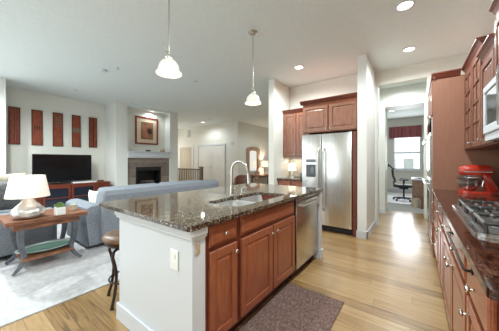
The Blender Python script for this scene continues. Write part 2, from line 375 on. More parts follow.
# hall behind
struct('wall_hall', G().box(-11, -6.34, 7.7, 7.85, 0, H-.001), 'wall')
struct('wall_hall', G().box(-6.49, -6.34, 7.85, 11.4, 0, H-.001), 'wall')
struct('wall_hall', G().box(-11.1, -11, 4.9, 7.85, 0, H-.001), 'wall')
struct('wall_hall', G().box(-11, -7.9, 4.9, 5.1, 0, H-.001), 'wall')
struct('wall_hall', G().box(-6.49, -2.6, 11.4, 11.5, 0, H-.001), 'wall')
d = struct('door_1', G().box(-8.97, -8.90, 7.66, 7.699, 0, 2.1).box(-7.14, -7.07, 7.66, 7.699, 0, 2.1).box(-8.90, -7.14, 7.66, 7.699, 2.03, 2.1), 'white')
for x0 in (-8.895, -8.015):
    lf = door_mesh('y', 7.699, -1, x0, x0+.87, .01, 2.025, .02, .11).build('door_leaf', 'doorw', d)
    knob('y', 7.679, -1, x0+(.82 if x0 < -8.5 else .05), 1.0, lf, 'nickel', .025, 'door_handle')
d = struct('door_2', G().box(-10.5, -10.44, 7.67, 7.699, 0, 2.1).box(-9.42, -9.34, 7.67, 7.699, 0, 2.1).box(-10.44, -9.42, 7.67, 7.699, 2.03, 2.1), 'ivory')
door_mesh('y', 7.699, -1, -10.435, -9.425, .01, 2.025, .02, .11).build('door_leaf', 'beigehall', d)
# baseboards
struct('baseboard_kitchen', G().box(-.815, -.645, 4.112, 4.129, 0, .12).box(-.659, -.645, 4.112, 5.085, 0, .12), 'white')
struct('baseboard_partition', G().box(-2.605, -2.445, 4.185, 4.199, 0, .12).box(-2.459, -2.445, 4.2, 4.30, 0, .12).box(-2.605, -2.591, 4.2, 5.2, 0, .12), 'white')
struct('baseboard_hall', G().box(-7.0, -6.34, 7.685, 7.699, 0, .12).box(-6.339, -6.325, 7.7, 11.4, 0, .12), 'white')
struct('baseboard_passage', G().box(-1.3, -.625, 6.385, 6.399, 0, .1).box(-.619, -.605, 6.385, 6.94, 0, .1), 'white')
# tiled splashback strips
struct('wall_backsplash', G().box(.818, .829, 1.0, 3.87, .93, 1.42), 'backs')
struct('wall_backsplash', G().box(-2.45, -1.86, 4.938, 4.949, .93, 1.38), 'wallbs')

# ------------------------------------------------------------ fireplace
fp = thing('fireplace', (-7.2, 4.04, .012), 'slate tiled fireplace with a white mantel between two pale columns', 'fireplace')
G().box(-7.349, -7.0, 3.312, 4.768, 1.39, 1.43, .003).box(-7.349, -7.02, 3.312, 4.768, 1.43, 1.575, .006).box(-7.349, -7.049, 3.312, 4.768, 1.575, 1.60).box(-7.048, -6.97, 3.29, 4.79, 1.575, 1.60, .004).build('mantel', 'white', fp)
G().box(-7.5, -7.1, 3.312, 3.58, .012, 1.389).box(-7.5, -7.1, 4.44, 4.768, .012, 1.389).box(-7.5, -7.1, 3.58, 4.44, 1.10, 1.389).box(-7.5, -7.1, 3.58, 4.44, .012, .38).build('tile_surround', 'stone', fp)
fb = G().box(-7.5, -7.48, 3.58, 4.44, .38, 1.10).box(-7.47, -7.085, 3.581, 3.63, .381, 1.099).box(-7.47, -7.085, 4.39, 4.439, .381, 1.099).box(-7.47, -7.085, 3.63, 4.39, .98, 1.099).box(-7.47, -7.085, 3.63, 4.39, .381, .44).build('firebox', 'flue', fp)
for y, z, a in ((3.85, .50, .1), (4.12, .51, -.12), (4.0, .60, .2)):
    G().tube([(-7.32, y-.16, z), (-7.28, y, z+.01), (-7.24+a, y+.16, z)], .045, 9).build('log', 'log', fb, True)
tag(G().lathe((-7.12, 4.0, 1.60), [(.05, 0), (.075, .02), (.085, .045), (.07, .05), (.05, .015), (0, .012)], 20).build('bowl', 'blackm', smooth=True), 'small dark bowl in the middle of the white mantel', 'bowl')
tag(G().lathe((-7.12, 4.52, 1.60), [(.05, 0), (.09, .03), (.075, .09), (.04, .10), (.03, .12), (0, .12)], 20).build('pottery_jar', 'tan', smooth=True), 'squat tan jar at the right end of the white mantel', 'jar')
tag(G().lathe((-7.12, 3.45, 1.60), [(.03, 0), (.055, .02), (.04, .07), (.02, .09), (.025, .11), (0, .11)], 20).build('pottery_vase', 'beige', smooth=True), 'little beige vase at the left end of the white mantel', 'vase')
pf = thing('framed_picture', (-7.35, 4.08, 1.84), 'burgundy framed brown print with a cream mat above the fireplace', 'picture')
y0, y1, z0, z1 = 3.68, 4.48, 1.85, 2.77
G().box(-7.349, -7.32, y0, y0+.05, z0, z1, .004).box(-7.349, -7.32, y1-.05, y1, z0, z1, .004).box(-7.349, -7.32, y0+.05, y1-.05, z0, z0+.05, .004).box(-7.349, -7.32, y0+.05, y1-.05, z1-.05, z1, .004).build('frame', 'burg', pf)
G().box(-7.349, -7.34, y0+.045, y1-.045, z0+.045, z1-.045).build('mat_board', 'matb', pf)
pr = G().box(-7.34, -7.337, y0+.19, y1-.18, z0+.17, z1-.17).build('print', 'print_', pf)
g = G()
for c, r, s in (((-7.337, 4.03, 2.18), .12, (.02, .8, 1)), ((-7.337, 4.0, 2.36), .07, (.02, .8, 1.3)), ((-7.337, 4.1, 2.46), .05, (.02, 1.5, .8))): g.ball(c, r, s)
g.build('print_figure', 'rose', pr, True)
G().ball((-7.336, 4.18, 2.3), .1, (.02, .85, 1)).build('print_shadow', 'darkp', pr, True)

# ------------------------------------------------------------ wall carvings
labs = ['leftmost red carved wood panel on the television wall', 'red wall panel with dark bird marks, second from the left', 'middle red wall panel with a grid carved in its upper half',
        'red wall panel with a grey band across its middle, second from the right', 'rightmost red wall panel split by a dark upright groove']
for k, (a, b) in enumerate(((.90, 1.10), (1.30, 1.51), (1.715, 1.925), (2.13, 2.33), (2.54, 2.745))):
    t = thing('wall_panel', (-7.8, (a+b)/2, 1.69), labs[k], 'wall art', 'carved panels above the television')
    G().box(-7.799, -7.775, a, b, 1.69, 2.585, .003).build('board', 'art', t)
    g = G()
    g.box(-7.776, -7.765, a, a+.015, 1.69, 2.585).box(-7.776, -7.765, b-.015, b, 1.69, 2.585).box(-7.776, -7.765, a, b, 1.69, 1.705).box(-7.776, -7.765, a, b, 2.57, 2.585)
    g.build('edge_strip', 'artdark', t)
    g = G()
    if k == 0: g.box(-7.776, -7.768, a+.09, a+.1, 1.71, 2.57).box(-7.776, -7.768, a+.14, a+.146, 1.71, 2.57)
    if k == 1:
        for q in (.06, .11, .15): g.ball((-7.775, a+q, 2.14), .03, (.2, .5, 1.6)).box(-7.776, -7.768, a+q-.004, a+q+.004, 2.05, 2.22)
    if k == 2:
        for z in (2.22, 2.30, 2.38, 2.46): g.box(-7.776, -7.768, a+.02, b-.02, z, z+.012)
        for q in (.06, .105, .15): g.box(-7.776, -7.767, a+q, a+q+.01, 2.22, 2.5)
    if k == 3:
        g.box(-7.776, -7.768, a+.015, b-.015, 2.10, 2.22)
        for q in (.06, .1, .14): g.box(-7.776, -7.764, a+q, a+q+.012, 2.11, 2.21)
    if k == 4: g.box(-7.776, -7.768, a+.10, a+.125, 1.71, 2.57).box(-7.776, -7.768, a+.06, a+.066, 1.71, 2.57)
    g.build('carving', 'artgrey' if k in (2, 3) else 'artdark', t)

# ------------------------------------------------------------ console and television
CZ = .012
cn = thing('media_console', (-7.42, 1.92, CZ), 'long red wooden media console with glass doors under the television', 'media console')
G().box(-7.72, -7.1, .98, 2.86, .66, .70, .004).build('top', 'redwood', cn)
G().box(-7.70, -7.12, 1.0, 1.03, .03, .66).box(-7.70, -7.12, 2.81, 2.84, .03, .66).box(-7.70, -7.12, 1.03, 2.81, .03, .08).box(-7.70, -7.68, 1.03, 2.81, .08, .66).box(-7.68, -7.16, 1.36, 1.385, .08, .66).box(-7.68, -7.16, 1.92, 1.945, .08, .66).box(-7.68, -7.16, 2.47, 2.495, .08, .66).box(-7.68, -7.2, 1.03, 2.81, .36, .38)\
    .box(-7.72, -7.1, .98, 2.86, CZ, .03).build('body', 'redwood', cn)
for a, b, gl in ((1.03, 1.37, 0), (1.375, 1.93, 1), (1.935, 2.48, 1), (2.485, 2.81, 0)):
    dr = door_mesh('x', -7.125, 1, a+.004, b-.004, .085, .655, .022, .05, glass=bool(gl)).build('door', 'redwood', cn)
    if gl:
        G().box(-7.12, -7.116, a+.05, b-.05, .13, .605).build('door_glass', 'glass', dr)
        G().box(-7.117, -7.108, a+.05, b-.05, .36, .385).build('door_rail', 'redwood', dr)
    knob('x', -7.103, 1, b-.03, .37, dr, 'bronze', .013)
tv = thing('television', (-7.45, 1.88, .70), 'large flat black television on the red console', 'television')
G().box(-7.50, -7.46, 1.26, 2.50, .75, 1.46, .008).build('frame', 'blackm', tv)
G().box(-7.461, -7.456, 1.275, 2.485, .77, 1.445).build('screen', 'screen', tv)
G().box(-7.60, -7.34, 1.62, 2.14, .70, .712, .003).box(-7.50, -7.47, 1.8, 1.96, .712, .76).build('stand', 'blackm', tv)
tag(G().box(-7.34, -7.16, 2.0, 2.52, .70, .735, .006).build('media_player', 'ceramic'), 'flat pale media box on the console below the television screen', 'media player')
tag(G().box(-7.3, -7.2, 2.60, 2.72, .70, .75, .01, 2).build('remote_base', 'brownbox'), 'tiny brown box at the right end of the media console', 'box')

# ------------------------------------------------------------ sofas
def soft(x0, x1, y0, y1, z0, z1, bv=.06): return G().box(x0, x1, y0, y1, z0, z1, bv, 4)
sf = thing('sofa', (-4.2, 2.5, CZ), 'grey upholstered sofa seen from behind, past the left side of the island', 'sofa')
soft(-4.62, -3.7, 1.42, 3.56, .07, .40, .03).build('base', 'sofa', sf, True)
g = G(); g.prism([(-3.68, .09), (-3.63, .45), (-3.60, .78), (-3.64, .845), (-3.72, .87), (-3.82, .85), (-3.9, .78), (-3.95, .4), (-3.95, .09)], 1.36, 3.72, 'y')
bmesh.ops.bevel(g.b, geom=[e for e in g.b.edges if abs(e.verts[0].co.y-e.verts[1].co.y) < .01], offset=.035, segments=3, profile=.5, affect='EDGES')
g.build('backrest', 'sofa', sf, True)
for y in (1.2, 3.53):
    g = G(); pts = [(y, .07), (y, .5), (y-.02, .55), (y-.01, .61), (y+.05, .645), (y+.14, .65), (y+.21, .62), (y+.235, .56), (y+.22, .5), (y+.22, .07)]
    g.prism(pts, -4.66, -3.72, 'x'); bmesh.ops.bevel(g.b, geom=[e for e in g.b.edges if abs(e.verts[0].co.x-e.verts[1].co.x) < .01], offset=.02, segments=2, profile=.5, affect='EDGES')
    g.build('armrest', 'sofa', sf, True)
for a in (1.43, 2.49): soft(-4.64, -3.9, a, a+1.04, .38, .54, .05).build('seat_cushion', 'sofa', sf, True)
for a in (1.45, 2.49): soft(-4.16, -3.92, a, a+1.02, .52, .86, .07).build('back_cushion', 'sofa', sf, True)
for x, y in ((-4.6, 1.28), (-4.6, 3.6), (-3.74, 1.5), (-3.74, 3.6)): G().cyl((x, y, CZ), (x, y, .09), .02, .03, 10).build('leg', 'toe', sf)
def pillow(c, w, h, t, rot, name, m, label):
    g = G(); n = 12; mt = Matrix.Translation(c) @ rot; vs = {}
    for s in (1, -1):
        for i in range(n+1):
            for j in range(n+1):
                u = i/n*2-1; v = j/n*2-1; e = max(0, (1-u*u)*(1-v*v))**.42
                if s == -1 and (abs(u) == 1 or abs(v) == 1): vs[s, i, j] = vs[1, i, j]; continue
                k = 1-.08*(1-abs(u))*abs(v)**4; k2 = 1-.08*(1-abs(v))*abs(u)**4
                vs[s, i, j] = g.b.verts.new(mt @ Vector((u*w/2*k2, s*e*t/2, v*h/2*k)))
        for i in range(n):
            for j in range(n): g.b.faces.new((vs[s, i, j], vs[s, i+1, j], vs[s, i+1, j+1], vs[s, i, j+1]))
    return tag(g.build(name, m, smooth='all'), label, 'pillow')
pillow((-4.04, 1.42, .655), .36, .34, .13, Matrix.Rotation(.12, 4, 'Z') @ Matrix.Rotation(.15, 4, 'X'), 'throw_pillow', 'pillow', 'cream throw pillow leaning in the near corner of the grey sofa')
s2 = thing('sofa', (-4.8, .35, CZ), 'grey sofa behind the side table and silver lamp, at the left edge', 'sofa')
soft(-6.3, -4.2, -.25, .8, .07, .40, .03).build('base', 'sofa', s2, True)
soft(-4.42, -4.17, -.3, .98, .07, .60, .06).build('armrest', 'sofa', s2, True)
soft(-6.35, -6.1, -.3, .98, .07, .60, .06).build('armrest', 'sofa', s2, True)
soft(-6.1, -4.43, -.45, -.12, .07, .86, .08).build('backrest', 'sofa', s2, True)
for a in (-6.08, -5.26): soft(a, a+.82, -.1, .95, .38, .54, .05).build('seat_cushion', 'sofa', s2, True)
for x in (-6.25, -4.3):
    for y in (-.2, .88): G().cyl((x, y, CZ), (x, y, .09), .02, .03, 10).build('leg', 'toe', s2)
pillow((-4.72, .42, .79), .5, .5, .2, Matrix.Rotation(1.35, 4, 'Z') @ Matrix.Rotation(.5, 4, 'X'), 'throw_pillow', 'cush', 'grey cushion leaning on the sofa left of the silver lamp')
pillow((-5.15, .55, .85), .52, .52, .18, Matrix.Rotation(1.45, 4, 'Z') @ Matrix.Rotation(.3, 4, 'X'), 'throw_pillow', 'beige', 'beige cushion standing behind the grey cushion at the left edge')

# ------------------------------------------------------------ side table and what stands on it
st = thing('side_table', (-3.8, .77, CZ), 'rustic wooden side table with curved grey legs and low shelf', 'side table')
G().box(-4.1, -3.5, .38, 1.13, .575, .62, .006, 2).build('top', 'rustic', st)
G().box(-4.0, -3.57, .45, 1.06, .50, .575).build('apron', 'rustic', st)
G().box(-4.0, -3.58, .52, 1.0, .13, .165, .004).build('shelf', 'rustic', st)
for sx, x in ((1, -3.6), (-1, -4.0)):
    for sy, y in ((-1, .52), (1, 1.0)):
        g = G(); prof = [(0, .575), (.012, .48), (.012, .38), (0, .28), (-.02, .2), (-.018, .14), (.02, .07), (.075, 0.022)]
        g.tube([(x+sx*o*.6, y+sy*o, z+CZ*.3) for o, z in prof], [.042, .04, .037, .034, .032, .03, .028, .018], 4, .7)
        g.build('leg', 'gleg', st, True)
lp = thing('table_lamp', (-3.66, .585, .62), 'silver gourd lamp with a wide white shade on the side table', 'lamp')
G().lathe((-3.66, .585, .62), [(.08, 0), (.12, .008), (.148, .04), (.152, .07), (.14, .105), (.10, .15), (.062, .19), (.04, .225), (.035, .24), (0, .24)], 36).build('base', 'silver', lp, 'all')
G().cyl((-3.66, .585, .855), (-3.66, .585, 1.06), .008).build('stem', 'nickel', lp, True)
G().lathe((-3.66, .585, .865), [(.195, 0), (.15, .25), (.148, .25), (.193, 0), (.195, 0)], 40).build('shade', 'shade', lp, 'all')
pl = thing('potted_succulent', (-3.565, .85, .62), 'green succulent in a white cube pot on the side table', 'potted plant')
G().box(-3.61, -3.515, .805, .90, .62, .715, .003).build('pot', 'ceramic', pl)
g = G()
for k in range(26):
    a = k*2.4; r = .012+.065*(k/26); t = .065*(1-k/36)
    p = Vector((-3.562, .852, .712)); q = p+Vector((math.cos(a)*r, math.sin(a)*r, t)); g.tube([p, (p+q)/2+Vector((0, 0, .004)), q], [.006, .012, .002], 5)
g.build('leaves', 'leaf', pl, True)
cd_ = thing('candle_jar', (-3.74, 1.04, .62), 'small beige candle jar right of the white cube pot', 'candle')
G().lathe((-3.74, 1.04, .62), [(.03, 0), (.036, .004), (.036, .075), (.032, .078), (0, .07)], 18).build('jar', 'beige', cd_, True)
G().cyl((-3.74, 1.04, .688), (-3.74, 1.04, .705), .002).build('wick', 'blackm', cd_)
tr = thing('platter', (-3.78, .78, .165), 'oval green glazed platter on the low shelf of the side table', 'platter')
G().lathe((-3.78, .78, .165), [(.08, 0), (.10, .004), (.16, .026), (.158, .03), (.1, .016), (0, .014)], 32, 1, 1.62).build('dish', 'tray', tr, 'all')
G().lathe((-3.78, .78, .165), [(.156, .03), (.182, .042), (.184, .05), (.156, .038), (.156, .03)], 32, 1, 1.6).build('rim', 'trayrim', tr, 'all')

# ------------------------------------------------------------ island
IX = -1.052   # face-frame plane of the island cabinets
IZ = .88
II = .889
struct('wall_island', G().box(-1.95, -1.04, .85, .95, 0, II-.001), 'white')
struct('trim_2', G().box(-1.97, -1.022, .832, .951, .825, .845, .004).box(-1.98, -1.012, .822, .951, .845, II-.001, .006), 'white')
struct('baseboard_island', G().box(-1.97, -1.025, .832, .849, 0, .13, .003).box(-1.967, -1.951, .849, 3.0, 0, .13, .003), 'white')
struct('wall_island', G().box(-1.95, -1.88, .95, 3.0, 0, II-.001), 'white')
struct('wall_island', G().box(-1.88, -1.03, 2.965, 3.0, 0, II-.001).box(-1.09, -1.015, 2.92, 3.0, 0, IZ, .004).box(-1.10, -1.0, 2.915, 3.01, 0, .12, .004), 'white')
op = thing('electrical_outlet', (-1.2, .85, .6), 'white electrical outlet low on the white island end panel', 'outlet')
G().box(-1.245, -1.165, .842, .849, .61, .735, .003).build('plate', 'ceramic', op)
for z in (.645, .695): G().box(-1.222, -1.188, .839, .843, z-.014, z+.014, .003).build('socket', 'ivory', op)
tag(G().box(-1.0399, -1.032, .875, .905, .73, .80, .003).build('outlet_cover', 'tan'), 'small tan outlet cover on the island post beside the drawer', 'outlet')
# worktop with the sink cut out
def rrect(x0, x1, y0, y1, r, n=5):
    p = []
    for cx_, cy_, a in ((x1-r, y1-r, 0), (x0+r, y1-r, 90), (x0+r, y0+r, 180), (x1-r, y0+r, 270)):
        for k in range(n+1):
            t = math.radians(a+90*k/n); p.append((cx_+r*math.cos(t), cy_+r*math.sin(t)))
    return p
SX0, SX1, SY0, SY1 = -1.50, -1.13, 1.36, 2.22
ws = G().slab(rrect(-2.23, -.998, .795, 3.03, .03), [rrect(SX0, SX1, SY0, SY1, .09)], II, .92).build('island_worktop', 'granite')
bv = ws.modifiers.new('edge', 'BEVEL'); bv.width = .006; bv.segments = 2; bv.limit_method = 'ANGLE'; bv.angle_limit = 1.0
tag(ws, 'dark speckled polished granite worktop on the white ended island', 'worktop')
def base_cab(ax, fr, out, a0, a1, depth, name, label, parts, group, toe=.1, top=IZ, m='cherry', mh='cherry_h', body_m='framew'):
    """parts: list of (kind, a0, a1, z0, z1, knob_a, knob_z)"""
    f = planef(ax, fr, out); c = f(((a0+a1)/2, -depth/2, 0)); t = thing(name, c, label, 'cabinet', group)
    g = G(); g.f = f
    g.box(a0+.0015, a1-.0015, -.02, 0, toe, top-.001)
    g.box(a0+.0015, a0+.018, -depth, -.02, toe, top-.001); g.box(a1-.018, a1-.0015, -depth, -.02, toe, top-.001)
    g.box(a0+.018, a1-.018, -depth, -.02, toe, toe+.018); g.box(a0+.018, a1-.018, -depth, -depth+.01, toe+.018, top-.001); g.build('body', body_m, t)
    g = G(); g.f = f; g.box(a0+.0015, a1-.0015, -depth+.01, -.06, 0, toe-.001); g.build('toe_kick', 'toe', t)
    for p in parts:
        k, b0, b1, z0, z1, ka, kz = p
        o = (door_mesh if k == 'door' else drawer_mesh)(ax, fr+out*.0005, out, b0, b1, z0, z1).build(k, m if k == 'door' else mh, t)
        if ka is not None: knob(ax, fr+out*.0205, out, ka, kz, o)
    return t
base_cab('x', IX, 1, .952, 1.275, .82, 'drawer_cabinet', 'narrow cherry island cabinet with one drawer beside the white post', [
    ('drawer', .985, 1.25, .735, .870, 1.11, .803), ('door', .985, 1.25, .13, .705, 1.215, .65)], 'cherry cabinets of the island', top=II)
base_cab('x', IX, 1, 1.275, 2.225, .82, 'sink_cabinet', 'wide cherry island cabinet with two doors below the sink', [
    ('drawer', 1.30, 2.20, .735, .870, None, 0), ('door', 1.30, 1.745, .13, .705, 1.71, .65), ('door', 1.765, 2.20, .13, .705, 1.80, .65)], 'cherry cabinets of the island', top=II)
dw = thing('dishwasher', (-1.3, 2.6, 0), 'stainless steel dishwasher in the far end of the island', 'dishwasher')
G().box(-1.7, -1.068, 2.24, 2.91, .1, II-.004).build('body', 'grey', dw)
G().box(-1.068, -1.03, 2.245, 2.905, .115, .875, .006, 2).build('door', 'steel_v', dw, True)
G().box(-1.65, -1.1, 2.24, 2.91, 0, .1).build('toe_kick', 'toe', dw)
pull('x', -1.03, 1, 2.29, 2.87, .80, dw, 'steel', .012, .045)
G().box(-1.035, -1.0285, 2.26, 2.89, .835, .86).build('control_strip', 'grey', dw)
# sink
sk = thing('kitchen_sink', (-1.315, 1.79, .68), 'double bowl stainless steel sink set into the island granite', 'sink')
def bowl(y0, y1):
    g = G(); n = 5
    T = rrect(SX0-.002, SX1+.002, y0, y1, .085, n); Bm = rrect(SX0+.03, SX1-.03, y0+.03, y1-.03, .06, n)
    a = [g.b.verts.new((x, y, II-.001)) for x, y in T]; b = [g.b.verts.new((x, y, .70)) for x, y in Bm]
    for k in range(len(a)): g.b.faces.new((a[k], a[(k+1) % len(a)], b[(k+1) % len(a)], b[k]))
    g.b.faces.new(b); return g
for k, (a, b) in enumerate(((SY0-.002, 1.77), (1.81, SY1+.002))):
    o = bowl(a, b).build('bowl', 'sinks', sk, True)
    G().lathe((-1.315, (a+b)/2, .70), [(.045, .001), (.045, .004), (.03, .002), (0, .002)], 20).build('drain', 'chrome', o, True)
G().slab(rrect(SX0-.02, SX1+.02, SY0-.02, SY1+.02, .1), [rrect(SX0-.002, SX1+.002, SY0-.002, 1.77, .085), rrect(SX0-.002, SX1+.002, 1.81, SY1+.002, .085)], II-.004, II-.001).build('rim', 'steel', sk)
fc = thing('faucet', (-1.565, 1.80, .92), 'tall gooseneck chrome faucet standing behind the island sink', 'faucet')
G().lathe((-1.565, 1.80, .92), [(.03, 0), (.03, .006), (.022, .015), (.02, .09), (.018, .11), (0, .11)], 20).build('base', 'nickel', fc, True)
pts = [(-1.565, 1.80, 1.0), (-1.565, 1.80, 1.19)]
for k in range(1, 13):
    a = PI-PI*k/12*1.02; pts.append((-1.475+.09*math.cos(a), 1.80+.03*k/12, 1.19+.09*math.sin(a)))
pts.append((-1.375, 1.835, 1.15))
G().tube(pts, .0125, 12).build('spout', 'nickel', fc, True)
G().cyl((-1.376, 1.835, 1.16), (-1.365, 1.838, 1.05), .016, .02, 14).build('spray_head', 'nickel', fc, True)
G().tube([(-1.565, 1.82, .98), (-1.565, 1.86, .985), (-1.56, 1.92, 1.02)], [.008, .007, .006]).build('lever', 'nickel', fc, True)
sd = thing('soap_dispenser', (-1.565, 1.98, .92), 'small metal soap dispenser standing right of the faucet', 'soap dispenser')
G().lathe((-1.565, 1.98, .92), [(.022, 0), (.022, .008), (.014, .014), (.012, .06), (0, .062)], 16).build('body', 'nickel', sd, True)
G().tube([(-1.565, 1.98, .965), (-1.565, 1.98, .99), (-1.52, 1.98, .995), (-1.5, 1.98, .985)], .006).build('nozzle', 'nickel', sd, True)

# ------------------------------------------------------------ rug and stool
tag(G().box(-1.085, -.525, .95, 2.15, .0, .009, .003).build('kitchen_rug', 'rug'), 'woven brown and purple runner rug on the planks beside the island', 'rug')
bs = thing('bar_stool', (-2.2, 1.02, 0), 'round leather topped bar stool with scrolled metal legs under the island overhang', 'stool')
BX, BY = -2.2, 1.02
G().lathe((BX, BY, .555), [(.17, 0), (.19, .01), (.195, .035), (.18, .055), (.12, .068), (0, .072)], 32).build('seat', 'leather', bs, 'all')
G().lathe((BX, BY, .52), [(.165, 0), (.175, .01), (.175, .033), (0, .034)], 32).build('seat_ring', 'bronze', bs, True)
G().lathe((BX, BY, .467), [(.05, 0), (.06, .02), (.05, .05), (0, .053)], 20).build('swivel', 'bronze', bs, True)
for k in range(4):
    a = PI/4+k*PI/2-.28; c, s = math.cos(a), math.sin(a)
    G().tube([(BX+c*r, BY+s*r, z) for r, z in ((.05, .48), (.12, .50), (.165, .485), (.175, .44), (.15, .37), (.13, .29), (.135, .20), (.155, .10), (.18, .03), (.185, .0))], [.013]*9+[.016], 8).build('leg', 'bronze', bs, True)
g = G(); ring = [(BX+.14*math.cos(2*PI*k/24), BY+.14*math.sin(2*PI*k/24), .2) for k in range(25)]; g.tube(ring, .008, 6); g.build('foot_ring', 'bronze', bs, True)

# ------------------------------------------------------------ refrigerator and back cabinets
fr = thing('refrigerator', (-1.335, 4.5, 0), 'side by side stainless steel refrigerator with ice dispenser', 'refrigerator')
G().box(-1.79, -.885, 4.20, 4.93, .03, 1.77).build('body', 'grey', fr)
G().box(-1.785, -.89, 4.17, 4.20, .015, .10).build('grille', 'blackm', fr)
d1 = G().box(-1.79, -1.413, 4.13, 4.195, .11, 1.785, .012, 2).build('freezer_door', 'steel', fr, True)
d2 = G().box(-1.405, -.885, 4.13, 4.195, .11, 1.785, .012, 2).build('fridge_door', 'steel', fr, True)
for x, dd in ((-1.45, d1), (-1.368, d2)): G().tube([(x, 4.128, 1.52), (x, 4.07, 1.47), (x, 4.065, 1.1), (x, 4.065, .75), (x, 4.07, .43), (x, 4.128, .38)], .014, 10).build('handle', 'steel', dd, True)
dp = G().box(-1.715, -1.495, 4.120, 4.131, .97, 1.345, .004).build('ice_dispenser', 'steel', fr)
G().box(-1.70, -1.51, 4.117, 4.121, .985, 1.22, .002).build('recess', 'black', dp)
G().box(-1.60, -1.54, 4.105, 4.118, 1.06, 1.17, .003).build('paddle', 'grey', dp)
G().box(-1.70, -1.51, 4.116, 4.121, 1.26, 1.32, .002).build('control_panel', 'grey', dp)
for x in (-1.72, -.95): G().box(x, x+.06, 4.15, 4.2, 1.785, 1.8, .003).build('hinge', 'grey', fr)
tag(G().box(-.872, -.812, 4.13, 4.93, 0, 1.79, .002).build('wooden_filler', 'crownw'), 'narrow cherry wood panel between the refrigerator and the white wall end', 'panel')
def crown_y(t, x0, x1, y, zt, ret=None, m='crownw'):
    g = G(); P = [(y, zt-.075), (y-.012, zt-.07), (y-.03, zt-.045), (y-.045, zt-.02), (y-.055, zt-.012), (y-.055, zt), (y, zt)]
    g.prism(P, x0, x1, 'x'); return g.build('crown', m, t)
uc = thing('upper_cabinet', (-1.32, 4.5, 1.83), 'cherry two door cabinet above the refrigerator', 'cabinet', 'cherry wall cabinets')
G().box(-1.80, -.805, 4.20, 4.945, 1.83, 2.40).build('body', 'cherry', uc)
for a, b, k in ((-1.785, -1.315, -1.335), (-1.285, -.82, -1.265)):
    o = door_mesh('y', 4.20, -1, a, b, 1.845, 2.325).build('door', 'upper', uc); knob('y', 4.179, -1, k, 1.875, o)
crown_y(uc, -1.845, -.805, 4.20, 2.45)
uc = thing('upper_cabinet', (-2.13, 4.78, 1.38), 'tall cherry two door wall cabinet left of the refrigerator', 'cabinet', 'cherry wall cabinets')
G().box(-2.455, -1.805, 4.62, 4.945, 1.38, 2.36).build('body', 'cherry', uc)
for a, b, k in ((-2.435, -2.14, -2.165), (-2.12, -1.825, -2.095)):
    o = door_mesh('y', 4.62, -1, a, b, 1.395, 2.33).build('door', 'upper', uc); knob('y', 4.599, -1, k, 1.44, o)
crown_y(uc, -2.457, -1.805, 4.62, 2.43)
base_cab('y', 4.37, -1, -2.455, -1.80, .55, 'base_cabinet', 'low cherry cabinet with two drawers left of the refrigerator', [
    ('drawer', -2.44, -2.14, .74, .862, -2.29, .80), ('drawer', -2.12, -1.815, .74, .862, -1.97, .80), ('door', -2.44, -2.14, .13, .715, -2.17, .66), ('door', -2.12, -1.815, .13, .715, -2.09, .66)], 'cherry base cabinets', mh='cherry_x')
tag(G().box(-2.458, -1.80, 4.33, 4.937, IZ, .91, .005, 2).build('worktop', 'granite'), 'short granite worktop on the low cabinet left of the refrigerator', 'worktop')
uc = thing('cabinet_light', (-2.13, 4.8, 1.37), 'slim light strip below the tall wall cabinet left of the refrigerator', 'light strip')
G().box(-2.4, -1.86, 4.76, 4.80, 1.365, 1.379, .003).build('housing', 'white', uc)
l = bpy.data.lights.new('strip_bulb', 'AREA'); l.shape = 'RECTANGLE'; l.size = .5; l.size_y = .03; l.energy = 1.6; l.color = (1, .93, .8)
o = bpy.data.objects.new('strip_bulb', l); COL.objects.link(o); o.location = (0, -.02, -.008); o.parent = uc
sl = thing('table_lamp', (-2.28, 4.72, .91), 'small lamp with a glowing shade on the worktop left of the refrigerator', 'lamp')
G().lathe((-2.28, 4.72, .91), [(.05, 0), (.05, .01), (.012, .03), (.02, .08), (.01, .15), (0, .17)], 18).build('base', 'ceramic', sl, True)
G().lathe((-2.28, 4.72, 1.07), [(.1, 0), (.075, .17), (.073, .17), (.098, 0), (.1, 0)], 24).build('shade', 'warm', sl, 'all')
tag(G().box(-2.1, -1.86, 4.72, 4.9, .91, 1.02, .02, 3).build('bread_box', 'grey', smooth=True), 'small grey box on the worktop close to the refrigerator', 'box')

# ------------------------------------------------------------ right side: worktop, base cabinets, cooktop
RX = .205
wt = G().slab(rrect(.165, .817, .93, 3.868, .03), [], IZ, .91).build('cooktop_worktop', 'granite_r')
bv = wt.modifiers.new('edge', 'BEVEL'); bv.width = .008; bv.segments = 3; bv.limit_method = 'ANGLE'; bv.angle_limit = 1.0
tag(wt, 'long red-brown polished granite worktop along the right wall, holding the cooktop', 'worktop')
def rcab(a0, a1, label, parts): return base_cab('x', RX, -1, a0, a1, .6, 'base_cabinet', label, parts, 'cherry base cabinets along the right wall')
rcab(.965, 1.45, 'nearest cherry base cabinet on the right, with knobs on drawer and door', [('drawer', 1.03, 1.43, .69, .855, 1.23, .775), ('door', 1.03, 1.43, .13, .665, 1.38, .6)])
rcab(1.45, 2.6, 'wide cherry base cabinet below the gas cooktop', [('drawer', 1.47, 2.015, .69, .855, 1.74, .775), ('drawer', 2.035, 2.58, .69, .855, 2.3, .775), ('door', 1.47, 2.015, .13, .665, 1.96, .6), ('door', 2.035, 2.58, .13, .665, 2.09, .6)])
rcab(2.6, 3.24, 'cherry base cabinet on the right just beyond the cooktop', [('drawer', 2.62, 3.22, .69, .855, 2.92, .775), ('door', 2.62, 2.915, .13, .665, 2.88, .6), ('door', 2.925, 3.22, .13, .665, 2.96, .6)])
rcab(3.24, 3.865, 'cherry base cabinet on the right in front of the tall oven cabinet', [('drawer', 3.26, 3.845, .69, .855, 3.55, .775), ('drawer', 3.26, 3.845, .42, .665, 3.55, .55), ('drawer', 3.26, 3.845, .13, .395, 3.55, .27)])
g = G()
g.box(.21, .81, .945, .963, .0, IZ-.001)
